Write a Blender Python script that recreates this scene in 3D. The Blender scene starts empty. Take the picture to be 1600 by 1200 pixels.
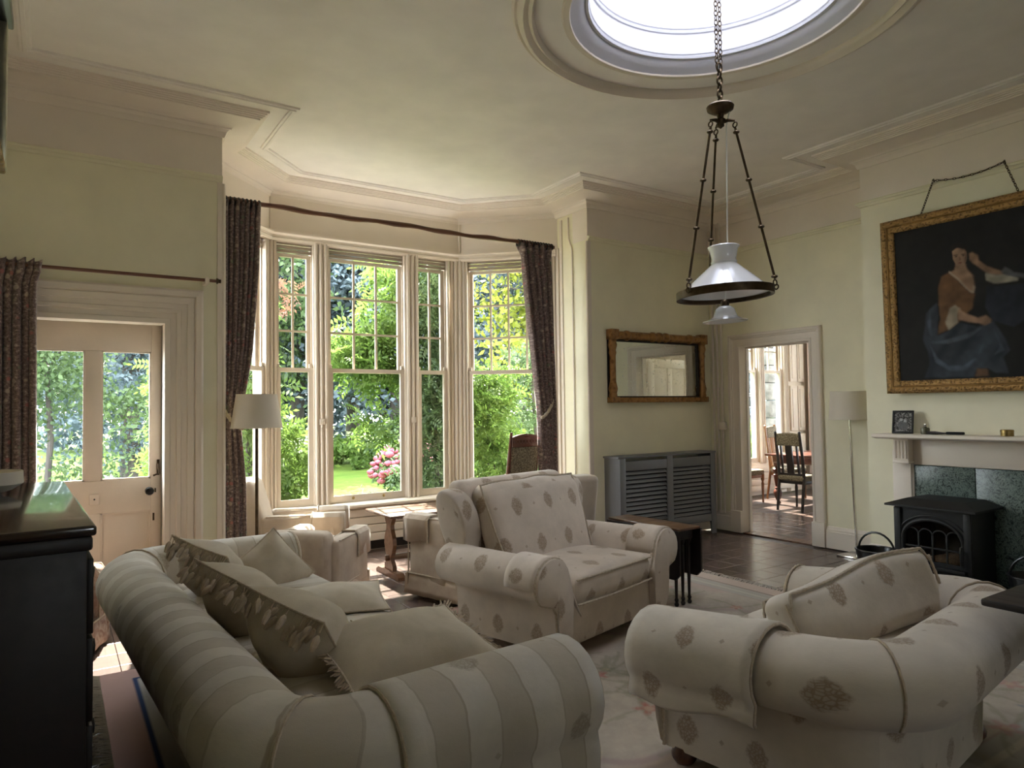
import bpy, math, random
import numpy as np
from mathutils import Vector, Matrix
from mathutils.geometry import tessellate_polygon

SC = bpy.context.scene
COL = SC.collection
R = math.radians
random.seed(7)
NP = np.random.default_rng(7)

# ------------------------------------------------------------------ camera
F_PX, YAW, PITCH, ROLL = 1080.0, 0.58363, 0.03381, -0.01307
cd = bpy.data.cameras.new('camera'); cam = bpy.data.objects.new('camera', cd); COL.objects.link(cam)
cd.sensor_fit = 'HORIZONTAL'; cd.sensor_width = 36.0; cd.lens = 36.0 * F_PX / 1600.0
cd.clip_start = 0.05; cd.clip_end = 400
_f = Vector((math.sin(YAW) * math.cos(PITCH), math.cos(YAW) * math.cos(PITCH), math.sin(PITCH)))
_r0 = Vector((math.cos(YAW), -math.sin(YAW), 0)); _u0 = _r0.cross(_f)
_r = _r0 * math.cos(ROLL) + _u0 * math.sin(ROLL); _u = _u0 * math.cos(ROLL) - _r0 * math.sin(ROLL)
cam.matrix_world = Matrix(((_r.x, _u.x, -_f.x, 0), (_r.y, _u.y, -_f.y, 0), (_r.z, _u.z, -_f.z, 1.45), (0, 0, 0, 1)))
SC.camera = cam

# ------------------------------------------------------------------ sky, sun, exposure
SKY_STRENGTH, SUN_STRENGTH, EXPOSURE = 15.0, 34.0, 0.6
w = bpy.data.worlds.new('sky'); SC.world = w; w.use_nodes = True
bg = w.node_tree.nodes['Background']
bg.inputs[0].default_value = (0.86, 0.92, 1.0, 1); bg.inputs[1].default_value = SKY_STRENGTH
sd = bpy.data.lights.new('sun', 'SUN'); sun = bpy.data.objects.new('sun', sd); COL.objects.link(sun)
sd.energy = SUN_STRENGTH; sd.angle = R(0.6); sd.color = (1.0, 0.95, 0.85)
sun.rotation_euler = Vector((-0.10, -0.56, -0.83)).to_track_quat('-Z', 'Y').to_euler()
SC.view_settings.view_transform = 'Standard'; SC.view_settings.look = 'None'
SC.view_settings.exposure = EXPOSURE; SC.view_settings.gamma = 1.0
SC.view_settings.use_curve_mapping = False
SC.cycles.max_bounces = 10; SC.cycles.diffuse_bounces = 6; SC.cycles.glossy_bounces = 3
SC.cycles.transmission_bounces = 3; SC.cycles.transparent_max_bounces = 12
SC.cycles.sample_clamp_indirect = 8.0; SC.cycles.use_denoising = True
SC.cycles.caustics_reflective = False; SC.cycles.caustics_refractive = False

def portal(name, loc, rot, sx, sy):
    l = bpy.data.lights.new(name, 'AREA'); l.shape = 'RECTANGLE'; l.size = sx; l.size_y = sy
    o = bpy.data.objects.new(name, l); COL.objects.link(o); o.location = loc; o.rotation_euler = rot
    l.cycles.is_portal = True
    return o
portal('daylight_portal', (2.80, 7.10, 1.75), (R(-90), 0, 0), 2.3, 2.8)
portal('daylight_portal', (4.32, 6.62, 1.75), (R(-90), 0, R(-45)), 1.1, 2.8)
portal('daylight_portal', (1.30, 6.70, 1.75), (R(-90), 0, R(45)), 0.95, 2.8)
portal('daylight_portal', (0.22, 5.85, 1.45), (R(-90), 0, 0), 0.9, 1.1)
portal('daylight_portal', (3.09, 2.55, 4.95), (0, 0, 0), 1.5, 1.5)
portal('daylight_portal', (9.3, 7.3, 1.75), (R(-90), 0, 0), 3.0, 2.8)
portal('daylight_portal', (1.9, -2.75, 1.6), (R(90), 0, 0), 0.6, 0.9)  # at the added rear window
portal('daylight_portal', (11.25, 3.9, 1.75), (R(-90), 0, R(-90)), 3.5, 2.7)  # at the added dining room window

# ------------------------------------------------------------------ mesh helpers
class MB:
    def __init__(s): s.v = []; s.f = []; s.m = []; s.uv = []
    def add(s, vs, fs, mat=0, uvs=None):
        o = len(s.v); s.v += [tuple(p) for p in vs]
        for i, f in enumerate(fs):
            s.f.append(tuple(o + k for k in f)); s.m.append(mat)
            s.uv.append(None if uvs is None else [uvs[k] for k in f])
        return s
    def box(s, x0, x1, y0, y1, z0, z1, mat=0):
        v = [(x0,y0,z0),(x1,y0,z0),(x1,y1,z0),(x0,y1,z0),(x0,y0,z1),(x1,y0,z1),(x1,y1,z1),(x0,y1,z1)]
        return s.add(v, [(0,3,2,1),(4,5,6,7),(0,1,5,4),(1,2,6,5),(2,3,7,6),(3,0,4,7)], mat)
    def bevbox(s, x0, x1, y0, y1, z0, z1, b=0.006, mat=0):
        return s.rbox(((x0+x1)/2,(y0+y1)/2,(z0+z1)/2), (abs(x1-x0),abs(y1-y0),abs(z1-z0)), b, 1, mat=mat)
    def prism(s, poly, z0, z1, mat=0):          # polygon ccw in xy
        n = len(poly); v = [(x,y,z0) for x,y in poly] + [(x,y,z1) for x,y in poly]
        fs = [tuple(range(n-1,-1,-1)), tuple(range(n,2*n))] + [(i,(i+1)%n,n+(i+1)%n,n+i) for i in range(n)]
        return s.add(v, fs, mat)
    def plate(s, poly, axis, a0, a1, mat=0):    # polygon in the plane across axis ('x': (y,z); 'y': (x,z))
        n = len(poly)
        P = (lambda a,p: (a,p[0],p[1])) if axis == 'x' else (lambda a,p: (p[0],a,p[1]))
        v = [P(a0,p) for p in poly] + [P(a1,p) for p in poly]
        fs = [tuple(range(n-1,-1,-1)), tuple(range(n,2*n))] + [(i,(i+1)%n,n+(i+1)%n,n+i) for i in range(n)]
        return s.add(v, fs, mat)
    def rbox(s, c, size, r, k=3, mid=0, fn=None, mat=0):
        h = [x/2 for x in size]; r = min(r, min(h)*0.999)
        cs = []
        for a in h:
            L = [-a + r*(1-math.cos(i/k*math.pi/2)) if False else -a + r*(i/k) for i in range(k+1)]
            M = [-(a-r) + 2*(a-r)*(j/(mid+1)) for j in range(1, mid+1)]
            cs.append(L + M + [-x for x in reversed(L)])
        idx = {}; vs = []; fs = []
        def vid(p):
            key = (round(p[0],6),round(p[1],6),round(p[2],6))
            if key in idx: return idx[key]
            q = [max(-(h[i]-r), min(h[i]-r, p[i])) for i in range(3)]
            d = [p[i]-q[i] for i in range(3)]; L = math.sqrt(sum(t*t for t in d)) or 1
            o = [q[i]+d[i]/L*r for i in range(3)]
            if fn: o = fn(*o)
            idx[key] = len(vs); vs.append((o[0]+c[0],o[1]+c[1],o[2]+c[2])); return idx[key]
        for ax in range(3):
            a, b = (ax+1)%3, (ax+2)%3
            for sg in (-1,1):
                for i in range(len(cs[a])-1):
                    for j in range(len(cs[b])-1):
                        q = []
                        for (ii,jj) in ((i,j),(i+1,j),(i+1,j+1),(i,j+1)):
                            p = [0,0,0]; p[ax] = sg*h[ax]; p[a] = cs[a][ii]; p[b] = cs[b][jj]; q.append(vid(p))
                        if len(set(q)) == 4: fs.append(tuple(q if sg > 0 else q[::-1]))
        return s.add(vs, fs, mat)
    def tube(s, pts, r, n=8, caps=True, mat=0, closed=False):
        P = [Vector(p) for p in pts]; N = len(P)
        rad = r if isinstance(r, (list, tuple)) else [r]*N
        vs = []; up = Vector((0,0,1)); prev = None
        for i in range(N):
            t = (P[(i+1)%N]-P[i-1]) if closed else (P[min(i+1,N-1)]-P[max(i-1,0)])
            if t.length < 1e-9: t = Vector((0,0,1))
            t.normalize()
            if prev is None:
                a = up.cross(t)
                if a.length < 0.2: a = Vector((1,0,0)).cross(t)
            else:
                a = prev - t*prev.dot(t)
                if a.length < 1e-6: a = up.cross(t)
            a.normalize(); b = t.cross(a); prev = a
            for k in range(n):
                an = 2*math.pi*k/n; vs.append(P[i] + (a*math.cos(an)+b*math.sin(an))*rad[i])
        fs = [(i*n+k, i*n+(k+1)%n, (i+1)*n+(k+1)%n, (i+1)*n+k) for i in range(N-1) for k in range(n)]
        if closed: fs += [((N-1)*n+k, (N-1)*n+(k+1)%n, (k+1)%n, k) for k in range(n)]
        elif caps: fs += [tuple(range(n-1,-1,-1)), tuple((N-1)*n+k for k in range(n))]
        return s.add(vs, fs, mat)
    def lathe(s, prof, n=24, c=(0,0,0), mat=0, closed=False, a0=0.0, axis='z', caps=True):
        vs = []
        for (r, z) in prof:
            for k in range(n):
                an = a0+2*math.pi*k/n
                p = (r*math.cos(an), r*math.sin(an), z)
                if axis == 'x': p = (p[2], p[0], p[1])
                if axis == 'y': p = (p[1], p[2], p[0])
                vs.append((c[0]+p[0], c[1]+p[1], c[2]+p[2]))
        m = len(prof); fs = []
        for i in range(m if closed else m-1):
            j = (i+1) % m
            fs += [(i*n+k, i*n+(k+1)%n, j*n+(k+1)%n, j*n+k) for k in range(n)]
        if not closed and caps:
            if prof[0][0] > 1e-5: fs.append(tuple(range(n-1,-1,-1)))
            if prof[-1][0] > 1e-5: fs.append(tuple((m-1)*n+k for k in range(n)))
        return s.add(vs, fs, mat)
    def ring(s, c, R_, r, n=24, k=8, mat=0, normal='z'):
        pts = []
        for i in range(n):
            a = 2*math.pi*i/n
            p = {'z':(math.cos(a)*R_,math.sin(a)*R_,0),'x':(0,math.cos(a)*R_,math.sin(a)*R_),'y':(math.cos(a)*R_,0,math.sin(a)*R_)}[normal]
            pts.append((c[0]+p[0],c[1]+p[1],c[2]+p[2]))
        return s.tube(pts, r, k, closed=True, mat=mat)
    def sweep(s, path, prof, closed=False, cap=True, profclosed=False, mat=0, zf=None, pre=None, post=None, s0=0.0):
        """profile (offset to the left of the 2-D path, z) swept along it with mitred corners"""
        N = len(path); vs = []; uvs = []; m = len(prof); S = s0
        pl = [0.0]
        for j in range(1, m): pl.append(pl[-1] + math.hypot(prof[j][0]-prof[j-1][0], prof[j][1]-prof[j-1][1]))
        for i in range(N):
            p = Vector(path[i])
            a = Vector(path[i-1]) if (i > 0 or closed) else pre
            b = Vector(path[(i+1)%N]) if (i < N-1 or closed) else post
            d1 = (p-a).normalized() if a is not None else None; d2 = (b-p).normalized() if b is not None else None
            if d1 is None: d1 = d2
            if d2 is None: d2 = d1
            n1 = Vector((-d1.y,d1.x)); n2 = Vector((-d2.y,d2.x)); nn = (n1+n2)
            nn = nn.normalized() if nn.length > 1e-6 else n1
            k = 1/max(0.3, nn.dot(n1))
            if i > 0: S += (p-Vector(path[i-1])).length
            for j, (o, z) in enumerate(prof):
                q = p + nn*o*k; zz = z if zf is None else zf(i/(N-1), o, z)
                vs.append((q.x,q.y,zz)); uvs.append((S, pl[j]))
        fs = []
        for i in range(N if closed else N-1):
            i2 = (i+1)%N
            for j in range(m if profclosed else m-1):
                j2 = (j+1)%m; fs.append((i*m+j, i2*m+j, i2*m+j2, i*m+j2))
        s.add(vs, fs, mat, None if closed else uvs)
        if cap and not closed:
            o = len(s.v)-len(vs)
            for base, rev in ((0,False),((N-1)*m,True)):
                q = [o+base+j for j in range(m)]
                s.f.append(tuple(q[::-1] if not rev else q)); s.m.append(mat); s.uv.append(None)
        return s
    def grid(s, fn, nu, nv, mat=0, uv=None, flip=False):
        vs = []; uvs = []
        for j in range(nv+1):
            for i in range(nu+1):
                vs.append(fn(i/nu, j/nv)); uvs.append(uv(i/nu,j/nv) if uv else (i/nu,j/nv))
        fs = []
        for j in range(nv):
            for i in range(nu):
                a = j*(nu+1)+i; q = (a,a+1,a+nu+2,a+nu+1); fs.append(q[::-1] if flip else q)
        return s.add(vs, fs, mat, uvs if uv else None)
    def build(s, name, mats, parent=None, smooth=True, angle=40):
        me = bpy.data.meshes.new(name); me.from_pydata(s.v, [], s.f)
        if not isinstance(mats, (list, tuple)): mats = [mats]
        for m in mats: me.materials.append(m)
        if len(mats) > 1: me.polygons.foreach_set('material_index', s.m)
        ul = me.uv_layers.new(name='uv'); buf = np.zeros(len(me.loops)*2, dtype=np.float32); k = 0
        for pi, f in enumerate(s.f):
            if s.uv[pi] is not None:
                for (u, v) in s.uv[pi]: buf[k] = u; buf[k+1] = v; k += 2
            else:
                n = me.polygons[pi].normal; a = (abs(n.x),abs(n.y),abs(n.z)); ax = a.index(max(a))
                for vi in f:
                    p = s.v[vi]; q = (p[1],p[2]) if ax == 0 else (p[0],p[2]) if ax == 1 else (p[0],p[1])
                    buf[k] = q[0]; buf[k+1] = q[1]; k += 2
        ul.data.foreach_set('uv', buf)
        if smooth:
            me.shade_smooth(); me.set_sharp_from_angle(angle=R(angle))
        me.update()
        o = bpy.data.objects.new(name, me); COL.objects.link(o)
        if parent is not None: o.parent = parent
        return o

def np_mesh(name, V, Fq, mat, parent=None, cols=None, smooth=False):
    me = bpy.data.meshes.new(name); n = len(V); m = len(Fq); k = Fq.shape[1]
    me.vertices.add(n); me.vertices.foreach_set('co', V.astype(np.float32).ravel())
    me.loops.add(m*k); me.loops.foreach_set('vertex_index', Fq.astype(np.int32).ravel())
    me.polygons.add(m); me.polygons.foreach_set('loop_start', np.arange(0, m*k, k, dtype=np.int32))
    me.update(calc_edges=True)
    if cols is not None:
        at = me.color_attributes.new('paint', 'FLOAT_COLOR', 'POINT')
        at.data.foreach_set('color', cols.astype(np.float32).ravel())
    me.materials.append(mat)
    if smooth: me.shade_smooth()
    o = bpy.data.objects.new(name, me); COL.objects.link(o)
    if parent is not None: o.parent = parent
    return o

def tag(o, label=None, cat=None, group=None, kind=None):
    if label: o['label'] = label
    if cat: o['category'] = cat
    if group: o['group'] = group
    if kind: o['kind'] = kind
    return o
def thing(name, label, cat, loc=(0,0,0), rz=0.0, group=None):
    o = bpy.data.objects.new(name, None); COL.objects.link(o); o.empty_display_size = 0.1
    o.location = loc; o.rotation_euler = (0,0,rz); return tag(o, label, cat, group)
def struct(o): o['kind'] = 'structure'; return o
def snode(name):
    o = bpy.data.objects.new(name, None); COL.objects.link(o); o['kind'] = 'structure'; o.empty_display_size = 0.1; return o
def link_copy(src, parent, loc=None, rot=None, name=None):
    c = src.copy(); COL.objects.link(c); c.parent = parent
    if loc is not None: c.location = loc
    if rot is not None: c.rotation_euler = rot
    return c

# ------------------------------------------------------------------ materials
MATS = {}
class NT:
    def __init__(s, name):
        s.m = bpy.data.materials.new(name); s.m.use_nodes = True; s.t = s.m.node_tree
        s.b = s.t.nodes['Principled BSDF']; s.out = s.t.nodes['Material Output']; MATS[name] = s.m
    def n(s, kind, **kw):
        nd = s.t.nodes.new(kind)
        for k, v in kw.items():
            if k.startswith('i_'):
                key = k[2:]; key = int(key) if key.isdigit() else key.replace('_', ' ')
                nd.inputs[key].default_value = v
            else: setattr(nd, k, v)
        return nd
    def l(s, a, b): s.t.links.new(a, b)
    def math(s, op, a, b=None, c=None):
        nd = s.n('ShaderNodeMath', operation=op)
        for i, x in enumerate((a,b,c)):
            if x is None: continue
            if isinstance(x, (int,float)): nd.inputs[i].default_value = x
            else: s.l(x, nd.inputs[i])
        return nd.outputs[0]
    def mix(s, fac, a, b):
        nd = s.n('ShaderNodeMix', data_type='RGBA')
        for i, x in ((0,fac),(6,a),(7,b)):
            if isinstance(x, (int,float)): nd.inputs[i].default_value = x
            elif isinstance(x, tuple): nd.inputs[i].default_value = x if len(x) == 4 else (*x, 1)
            else: s.l(x, nd.inputs[i])
        return nd.outputs[2]
    def ramp(s, fac, stops, interp='LINEAR'):
        nd = s.n('ShaderNodeValToRGB'); cr = nd.color_ramp; cr.interpolation = interp
        while len(cr.elements) < len(stops): cr.elements.new(0.5)
        for e, (p, c) in zip(cr.elements, stops):
            e.position = p; e.color = (*c, 1) if len(c) == 3 else c
        s.l(fac, nd.inputs[0]); return nd.outputs[0]
    def coord(s, kind='Object', scale=(1,1,1)):
        tc = s.n('ShaderNodeTexCoord'); mp = s.n('ShaderNodeMapping'); mp.inputs['Scale'].default_value = scale
        s.l(tc.outputs[kind], mp.inputs[0]); return mp.outputs[0]
    def noise(s, vec, scale, detail=4, rough=0.55, dist=0.0):
        nd = s.n('ShaderNodeTexNoise'); nd.inputs['Scale'].default_value = scale; nd.inputs['Detail'].default_value = detail
        nd.inputs['Roughness'].default_value = rough; nd.inputs['Distortion'].default_value = dist
        if vec is not None: s.l(vec, nd.inputs['Vector'])
        return nd.outputs['Fac']
    def bump(s, h, strength=0.2, dist=0.01):
        nd = s.n('ShaderNodeBump'); nd.inputs['Strength'].default_value = strength; nd.inputs['Distance'].default_value = dist
        s.l(h, nd.inputs['Height']); s.l(nd.outputs[0], s.b.inputs['Normal'])
    def set(s, color=None, rough=None, metal=None, spec=None, **kw):
        for k, v in (('Base Color',color),('Roughness',rough),('Metallic',metal),('Specular IOR Level',spec)):
            if v is None: continue
            if isinstance(v, (int,float)): s.b.inputs[k].default_value = v
            elif isinstance(v, tuple): s.b.inputs[k].default_value = (*v,1) if len(v) == 3 else v
            else: s.l(v, s.b.inputs[k])
        for k, v in kw.items(): s.b.inputs[k.replace('_',' ')].default_value = v
        return s

def paint(name, col, var=0.06, rough=0.6, bump=0.05, scale=3.0):
    t = NT(name); v = t.coord(); a = t.noise(v, scale, 5)
    c1 = tuple(min(1,x*(1+var)) for x in col); c2 = tuple(x*(1-var) for x in col)
    t.set(t.ramp(a, [(0.3,c2),(0.7,c1)]), rough, spec=0.35); t.bump(t.noise(v, 60, 3), bump, 0.004); return t.m
def wood(name, c1, c2, rough=0.35, scale=6, axis=0, coat=0.0):
    t = NT(name); sc = [scale,scale,scale]; sc[axis] = scale*0.12
    v = t.coord('Object', tuple(sc)); a = t.noise(v, 3.0, 6, 0.6, 0.6)
    t.set(t.ramp(a, [(0.3,c1),(0.7,c2)]), t.ramp(a, [(0.3,(rough+.08,)*3),(0.7,(rough-.05,)*3)]), spec=0.5)
    t.b.inputs['Coat Weight'].default_value = coat; t.b.inputs['Coat Roughness'].default_value = 0.08
    t.bump(a, 0.12, 0.003); return t.m
def metal(name, col, rough=0.3, var=0.3, m=1.0):
    t = NT(name); a = t.noise(t.coord(), 25, 4)
    t.set(t.ramp(a, [(0.3,tuple(x*(1-var) for x in col)),(0.7,col)]), rough, m); return t.m
def plain_fabric(name, c1, c2, scale=8, weave=420, bump=0.25, sheen=0.2):
    t = NT(name); v = t.coord('UV'); a = t.noise(v, scale, 5); w_ = t.noise(v, weave, 2)
    col = t.mix(t.ramp(w_, [(0.35,(0,0,0)),(0.65,(0.25,)*3)]), t.ramp(a, [(0.35,c1),(0.65,c2)]), tuple(min(1,x*1.25) for x in c2))
    t.set(col, 0.92, spec=0.15, Sheen_Weight=sheen, Sheen_Roughness=0.5)
    t.bump(t.math('ADD', t.math('MULTIPLY', w_, 0.35), t.noise(v, 14, 4)), bump, 0.008); return t.m

def medallion_fabric(name, base, dark, stripes=None, su=0.30, sv=0.24, amount=0.8):
    """cotton with staggered woven medallions (and optional wide stripes along u)"""
    t = NT(name); tc = t.n('ShaderNodeTexCoord'); wob = t.n('ShaderNodeVectorMath', operation='ADD')
    nz = t.n('ShaderNodeTexNoise'); nz.inputs['Scale'].default_value = 5; t.l(tc.outputs['UV'], nz.inputs['Vector'])
    sc = t.n('ShaderNodeVectorMath', operation='SCALE'); sc.inputs['Scale'].default_value = 0.05
    t.l(nz.outputs['Color'], sc.inputs[0]); t.l(tc.outputs['UV'], wob.inputs[0]); t.l(sc.outputs[0], wob.inputs[1])
    sx = t.n('ShaderNodeSeparateXYZ'); t.l(wob.outputs[0], sx.inputs[0])
    U = t.math('DIVIDE', sx.outputs[0], su); V = t.math('DIVIDE', sx.outputs[1], sv)
    row = t.math('FLOOR', V); par = t.math('MULTIPLY', t.math('FLOORED_MODULO', row, 2.0), 0.5)
    fu = t.math('SUBTRACT', t.math('FRACT', t.math('ADD', U, par)), 0.5); fv = t.math('SUBTRACT', t.math('FRACT', V), 0.5)
    au = t.math('MULTIPLY', t.math('ABSOLUTE', fu), su/0.050); av = t.math('MULTIPLY', t.math('ABSOLUTE', fv), sv/0.066)
    d = t.math('ADD', t.math('POWER', au, 1.6), t.math('POWER', av, 1.6))
    lace = t.n('ShaderNodeTexVoronoi', feature='DISTANCE_TO_EDGE'); lace.inputs['Scale'].default_value = 75
    t.l(tc.outputs['UV'], lace.inputs['Vector'])
    edge = t.math('ADD', d, t.math('MULTIPLY', t.noise(tc.outputs['UV'], 60, 3), 0.9))
    mr = t.n('ShaderNodeMapRange'); mr.inputs['From Min'].default_value = 1.05; mr.inputs['From Max'].default_value = 1.4
    mr.inputs['To Min'].default_value = 1; mr.inputs['To Max'].default_value = 0; t.l(edge, mr.inputs['Value'])
    lm = t.ramp(lace.outputs['Distance'], [(0.03,(1,1,1)),(0.2,(0.55,0.55,0.55))])
    mask = t.math('MULTIPLY', t.math('MULTIPLY', mr.outputs[0], lm), amount)
    # little sprigs half way between
    fu2 = t.math('SUBTRACT', t.math('FRACT', t.math('ADD', t.math('ADD', U, par), 0.5)), 0.5)
    d2 = t.math('ADD', t.math('POWER', t.math('MULTIPLY', t.math('ABSOLUTE', fu2), su/0.011), 1.0), t.math('POWER', t.math('MULTIPLY', t.math('ABSOLUTE', fv), sv/0.011), 1.0))
    mr2 = t.n('ShaderNodeMapRange'); mr2.inputs['From Min'].default_value = 0.8; mr2.inputs['From Max'].default_value = 1.2
    mr2.inputs['To Min'].default_value = 0.6*amount; mr2.inputs['To Max'].default_value = 0; t.l(d2, mr2.inputs['Value'])
    mask = t.math('MAXIMUM', mask, mr2.outputs[0])
    soil = t.noise(tc.outputs['UV'], 3.5, 6, 0.6)
    bcol = t.ramp(soil, [(0.25,tuple(x*0.74 for x in base)),(0.62,base)])
    if stripes:
        per, dcol = stripes
        st = t.math('FRACT', t.math('DIVIDE', sx.outputs[0], per))
        sm = t.n('ShaderNodeMapRange'); sm.inputs['From Min'].default_value = 0.46; sm.inputs['From Max'].default_value = 0.50
        t.l(st, sm.inputs['Value']); bcol = t.mix(t.math('MULTIPLY', sm.outputs[0], 0.5), bcol, dcol)
        g = t.math('ABSOLUTE', t.math('SUBTRACT', st, 0.48)); g2 = t.math('ABSOLUTE', t.math('SUBTRACT', st, 0.98))
        ln = t.math('LESS_THAN', t.math('MINIMUM', g, g2), 0.014); bcol = t.mix(t.math('MULTIPLY', ln, 0.35), bcol, dark)
    col = t.mix(mask, bcol, dark)
    t.set(col, 0.93, spec=0.12, Sheen_Weight=0.25, Sheen_Roughness=0.5)
    wv = t.noise(tc.outputs['UV'], 500, 2)
    hgt = t.math('ADD', t.math('ADD', t.math('MULTIPLY', wv, 0.12), t.math('MULTIPLY', mask, 0.2)), t.math('MULTIPLY', t.noise(tc.outputs['UV'], 11, 5), 0.8))
    t.bump(hgt, 0.35, 0.012); return t.m

M = {}
def mats():
    M['wall'] = paint('wall_paint', (0.79,0.745,0.555), 0.05, 0.65)
    M['frieze'] = paint('frieze_paint', (0.80,0.72,0.63), 0.04, 0.65)
    M['cream'] = paint('cream_gloss_paint', (0.74,0.66,0.56), 0.03, 0.42, 0.0)
    M['ceil'] = paint('ceiling_paint', (0.85,0.80,0.745), 0.05, 0.8)
    M['sash'] = paint('window_frame_paint', (0.58,0.50,0.41), 0.04, 0.45, 0.0)
    M['slat'] = paint('tan_slat_paint', (0.34,0.28,0.225), 0.06, 0.5, 0.0)
    M['palegilt'] = metal('pale_gilt', (0.62,0.58,0.40), 0.35, 0.3, 0.6)
    M['white'] = paint('shaft_white_paint', (0.60,0.60,0.64), 0.02, 0.7)
    M['doorp'] = paint('worn_door_paint', (0.76,0.66,0.55), 0.07, 0.45, 0.15)
    M['rad'] = paint('radiator_grey_paint', (0.17,0.172,0.18), 0.03, 0.5)
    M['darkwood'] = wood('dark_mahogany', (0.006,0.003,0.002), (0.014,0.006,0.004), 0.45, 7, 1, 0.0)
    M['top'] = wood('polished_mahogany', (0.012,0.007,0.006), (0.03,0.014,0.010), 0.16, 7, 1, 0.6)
    M['oak'] = wood('brown_oak', (0.07,0.032,0.016), (0.15,0.075,0.038), 0.32, 9, 0, 0.2)
    M['redwood'] = wood('red_mahogany', (0.07,0.018,0.010), (0.14,0.042,0.022), 0.3, 9, 0, 0.3)
    M['goldoak'] = wood('golden_oak', (0.18,0.07,0.022), (0.30,0.13,0.045), 0.35, 9, 2, 0.2)
    M['polewood'] = wood('rod_wood', (0.10,0.035,0.018), (0.19,0.075,0.04), 0.4, 5, 0)
    M['footwood'] = wood('bun_foot_wood', (0.05,0.018,0.010), (0.10,0.04,0.02), 0.3, 9, 2, 0.3)
    M['brass'] = metal('aged_bronze', (0.11,0.075,0.045), 0.42, 0.5)
    M['goldbrass'] = metal('old_brass', (0.45,0.32,0.13), 0.35)
    M['chrome'] = metal('polished_steel', (0.75,0.72,0.68), 0.12, 0.1)
    M['iron'] = metal('matt_black_iron', (0.018,0.018,0.018), 0.55, 0.3, 0.3)
    M['black'] = metal('black_enamel', (0.010,0.010,0.010), 0.28, 0.2, 0.0)
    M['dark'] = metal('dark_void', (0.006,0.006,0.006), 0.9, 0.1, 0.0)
    M['porcelain'] = paint('white_porcelain', (0.80,0.80,0.76), 0.02, 0.25, 0.0)
    M['med'] = medallion_fabric('medallion_cotton', (0.64,0.57,0.48), (0.30,0.22,0.15), amount=0.95)
    M['medwarm'] = medallion_fabric('medallion_cotton_warm', (0.62,0.53,0.44), (0.30,0.22,0.15), amount=0.95)
    M['stripe'] = medallion_fabric('striped_damask', (0.60,0.55,0.47), (0.24,0.19,0.13), (0.22,(0.36,0.30,0.22)), 0.62, 0.36, 0.7)
    M['linen'] = plain_fabric('natural_linen', (0.37,0.29,0.22), (0.49,0.40,0.31), 6)
    M['linenlight'] = plain_fabric('pale_linen', (0.42,0.35,0.275), (0.50,0.43,0.35), 5)
    M['cush'] = plain_fabric('cushion_cotton', (0.40,0.34,0.25), (0.52,0.45,0.34), 6)
    M['fringe'] = plain_fabric('fringe_cotton', (0.34,0.27,0.19), (0.46,0.37,0.27), 30)
    M['cord'] = plain_fabric('cord_piping', (0.36,0.29,0.21), (0.50,0.42,0.32), 60)
    M['shade'] = plain_fabric('lamp_shade_linen', (0.62,0.56,0.46), (0.66,0.60,0.50), 3, 600, 0.06)
    # floral curtain
    t = NT('floral_curtain'); v = t.coord('UV'); vo = t.n('ShaderNodeTexVoronoi'); vo.inputs['Scale'].default_value = 17; t.l(v, vo.inputs['Vector'])
    a = t.noise(v, 30, 6, 0.7); fl = t.math('SUBTRACT', vo.outputs['Distance'], t.math('MULTIPLY', a, 0.35))
    blob = t.ramp(fl, [(0.02,(1,1,1)),(0.12,(0,0,0))])
    sp = t.n('ShaderNodeSeparateColor'); t.l(vo.outputs['Color'], sp.inputs[0])
    fc = t.ramp(sp.outputs[0], [(0.0,(0.42,0.34,0.27)),(0.3,(0.34,0.13,0.12)),(0.55,(0.17,0.19,0.13)),(0.8,(0.45,0.36,0.29))], 'CONSTANT')
    base = t.ramp(t.noise(v, 55, 4, 0.7), [(0.36,(0.095,0.066,0.058)),(0.55,(0.21,0.15,0.135)),(0.68,(0.46,0.38,0.34))])
    t.set(t.mix(t.math('MULTIPLY', blob, 0.8), base, fc), 0.9, spec=0.1, Sheen_Weight=0.2); t.bump(t.noise(v, 350, 2), 0.15, 0.004); M['curtain'] = t.m
    # small-patterned brocade
    t = NT('leaf_brocade'); v = t.coord('UV'); a = t.noise(v, 75, 4, 0.7, 1.2)
    t.set(t.ramp(a, [(0.46,(0.10,0.085,0.06)),(0.54,(0.32,0.28,0.20))]), 0.9, spec=0.1); t.bump(a, 0.2, 0.004); M['brocade'] = t.m
    t = NT('faded_pink_slipcover'); v = t.coord('UV'); a = t.noise(v, 14, 5, 0.7, 1.0)
    t.set(t.ramp(a, [(0.42,(0.30,0.20,0.16)),(0.6,(0.46,0.38,0.31))]), 0.9, spec=0.1); M['pinkslip'] = t.m
    # glass
    t = NT('window_glass'); nt = t.t; nt.nodes.remove(t.b)
    tr = t.n('ShaderNodeBsdfTransparent'); gl = t.n('ShaderNodeBsdfGlossy'); gl.inputs['Roughness'].default_value = 0.02
    fr = t.n('ShaderNodeFresnel'); fr.inputs['IOR'].default_value = 1.35; mx = t.n('ShaderNodeMixShader')
    tr.inputs[0].default_value = (0.97,0.99,0.98,1)
    t.l(fr.outputs[0], mx.inputs[0]); t.l(tr.outputs[0], mx.inputs[1]); t.l(gl.outputs[0], mx.inputs[2]); t.l(mx.outputs[0], t.out.inputs[0]); M['glass'] = t.m
    t = NT('lantern_glass'); t.t.nodes.remove(t.b); tr = t.n('ShaderNodeBsdfTransparent'); tr.inputs[0].default_value = (0.56,0.56,0.58,1); t.l(tr.outputs[0], t.out.inputs[0]); M['skyglass'] = t.m
    t = NT('opal_glass'); t.set((0.86,0.86,0.88), 0.08, spec=0.6, Subsurface_Weight=0.25, Coat_Weight=0.6, Coat_Roughness=0.03)
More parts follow.
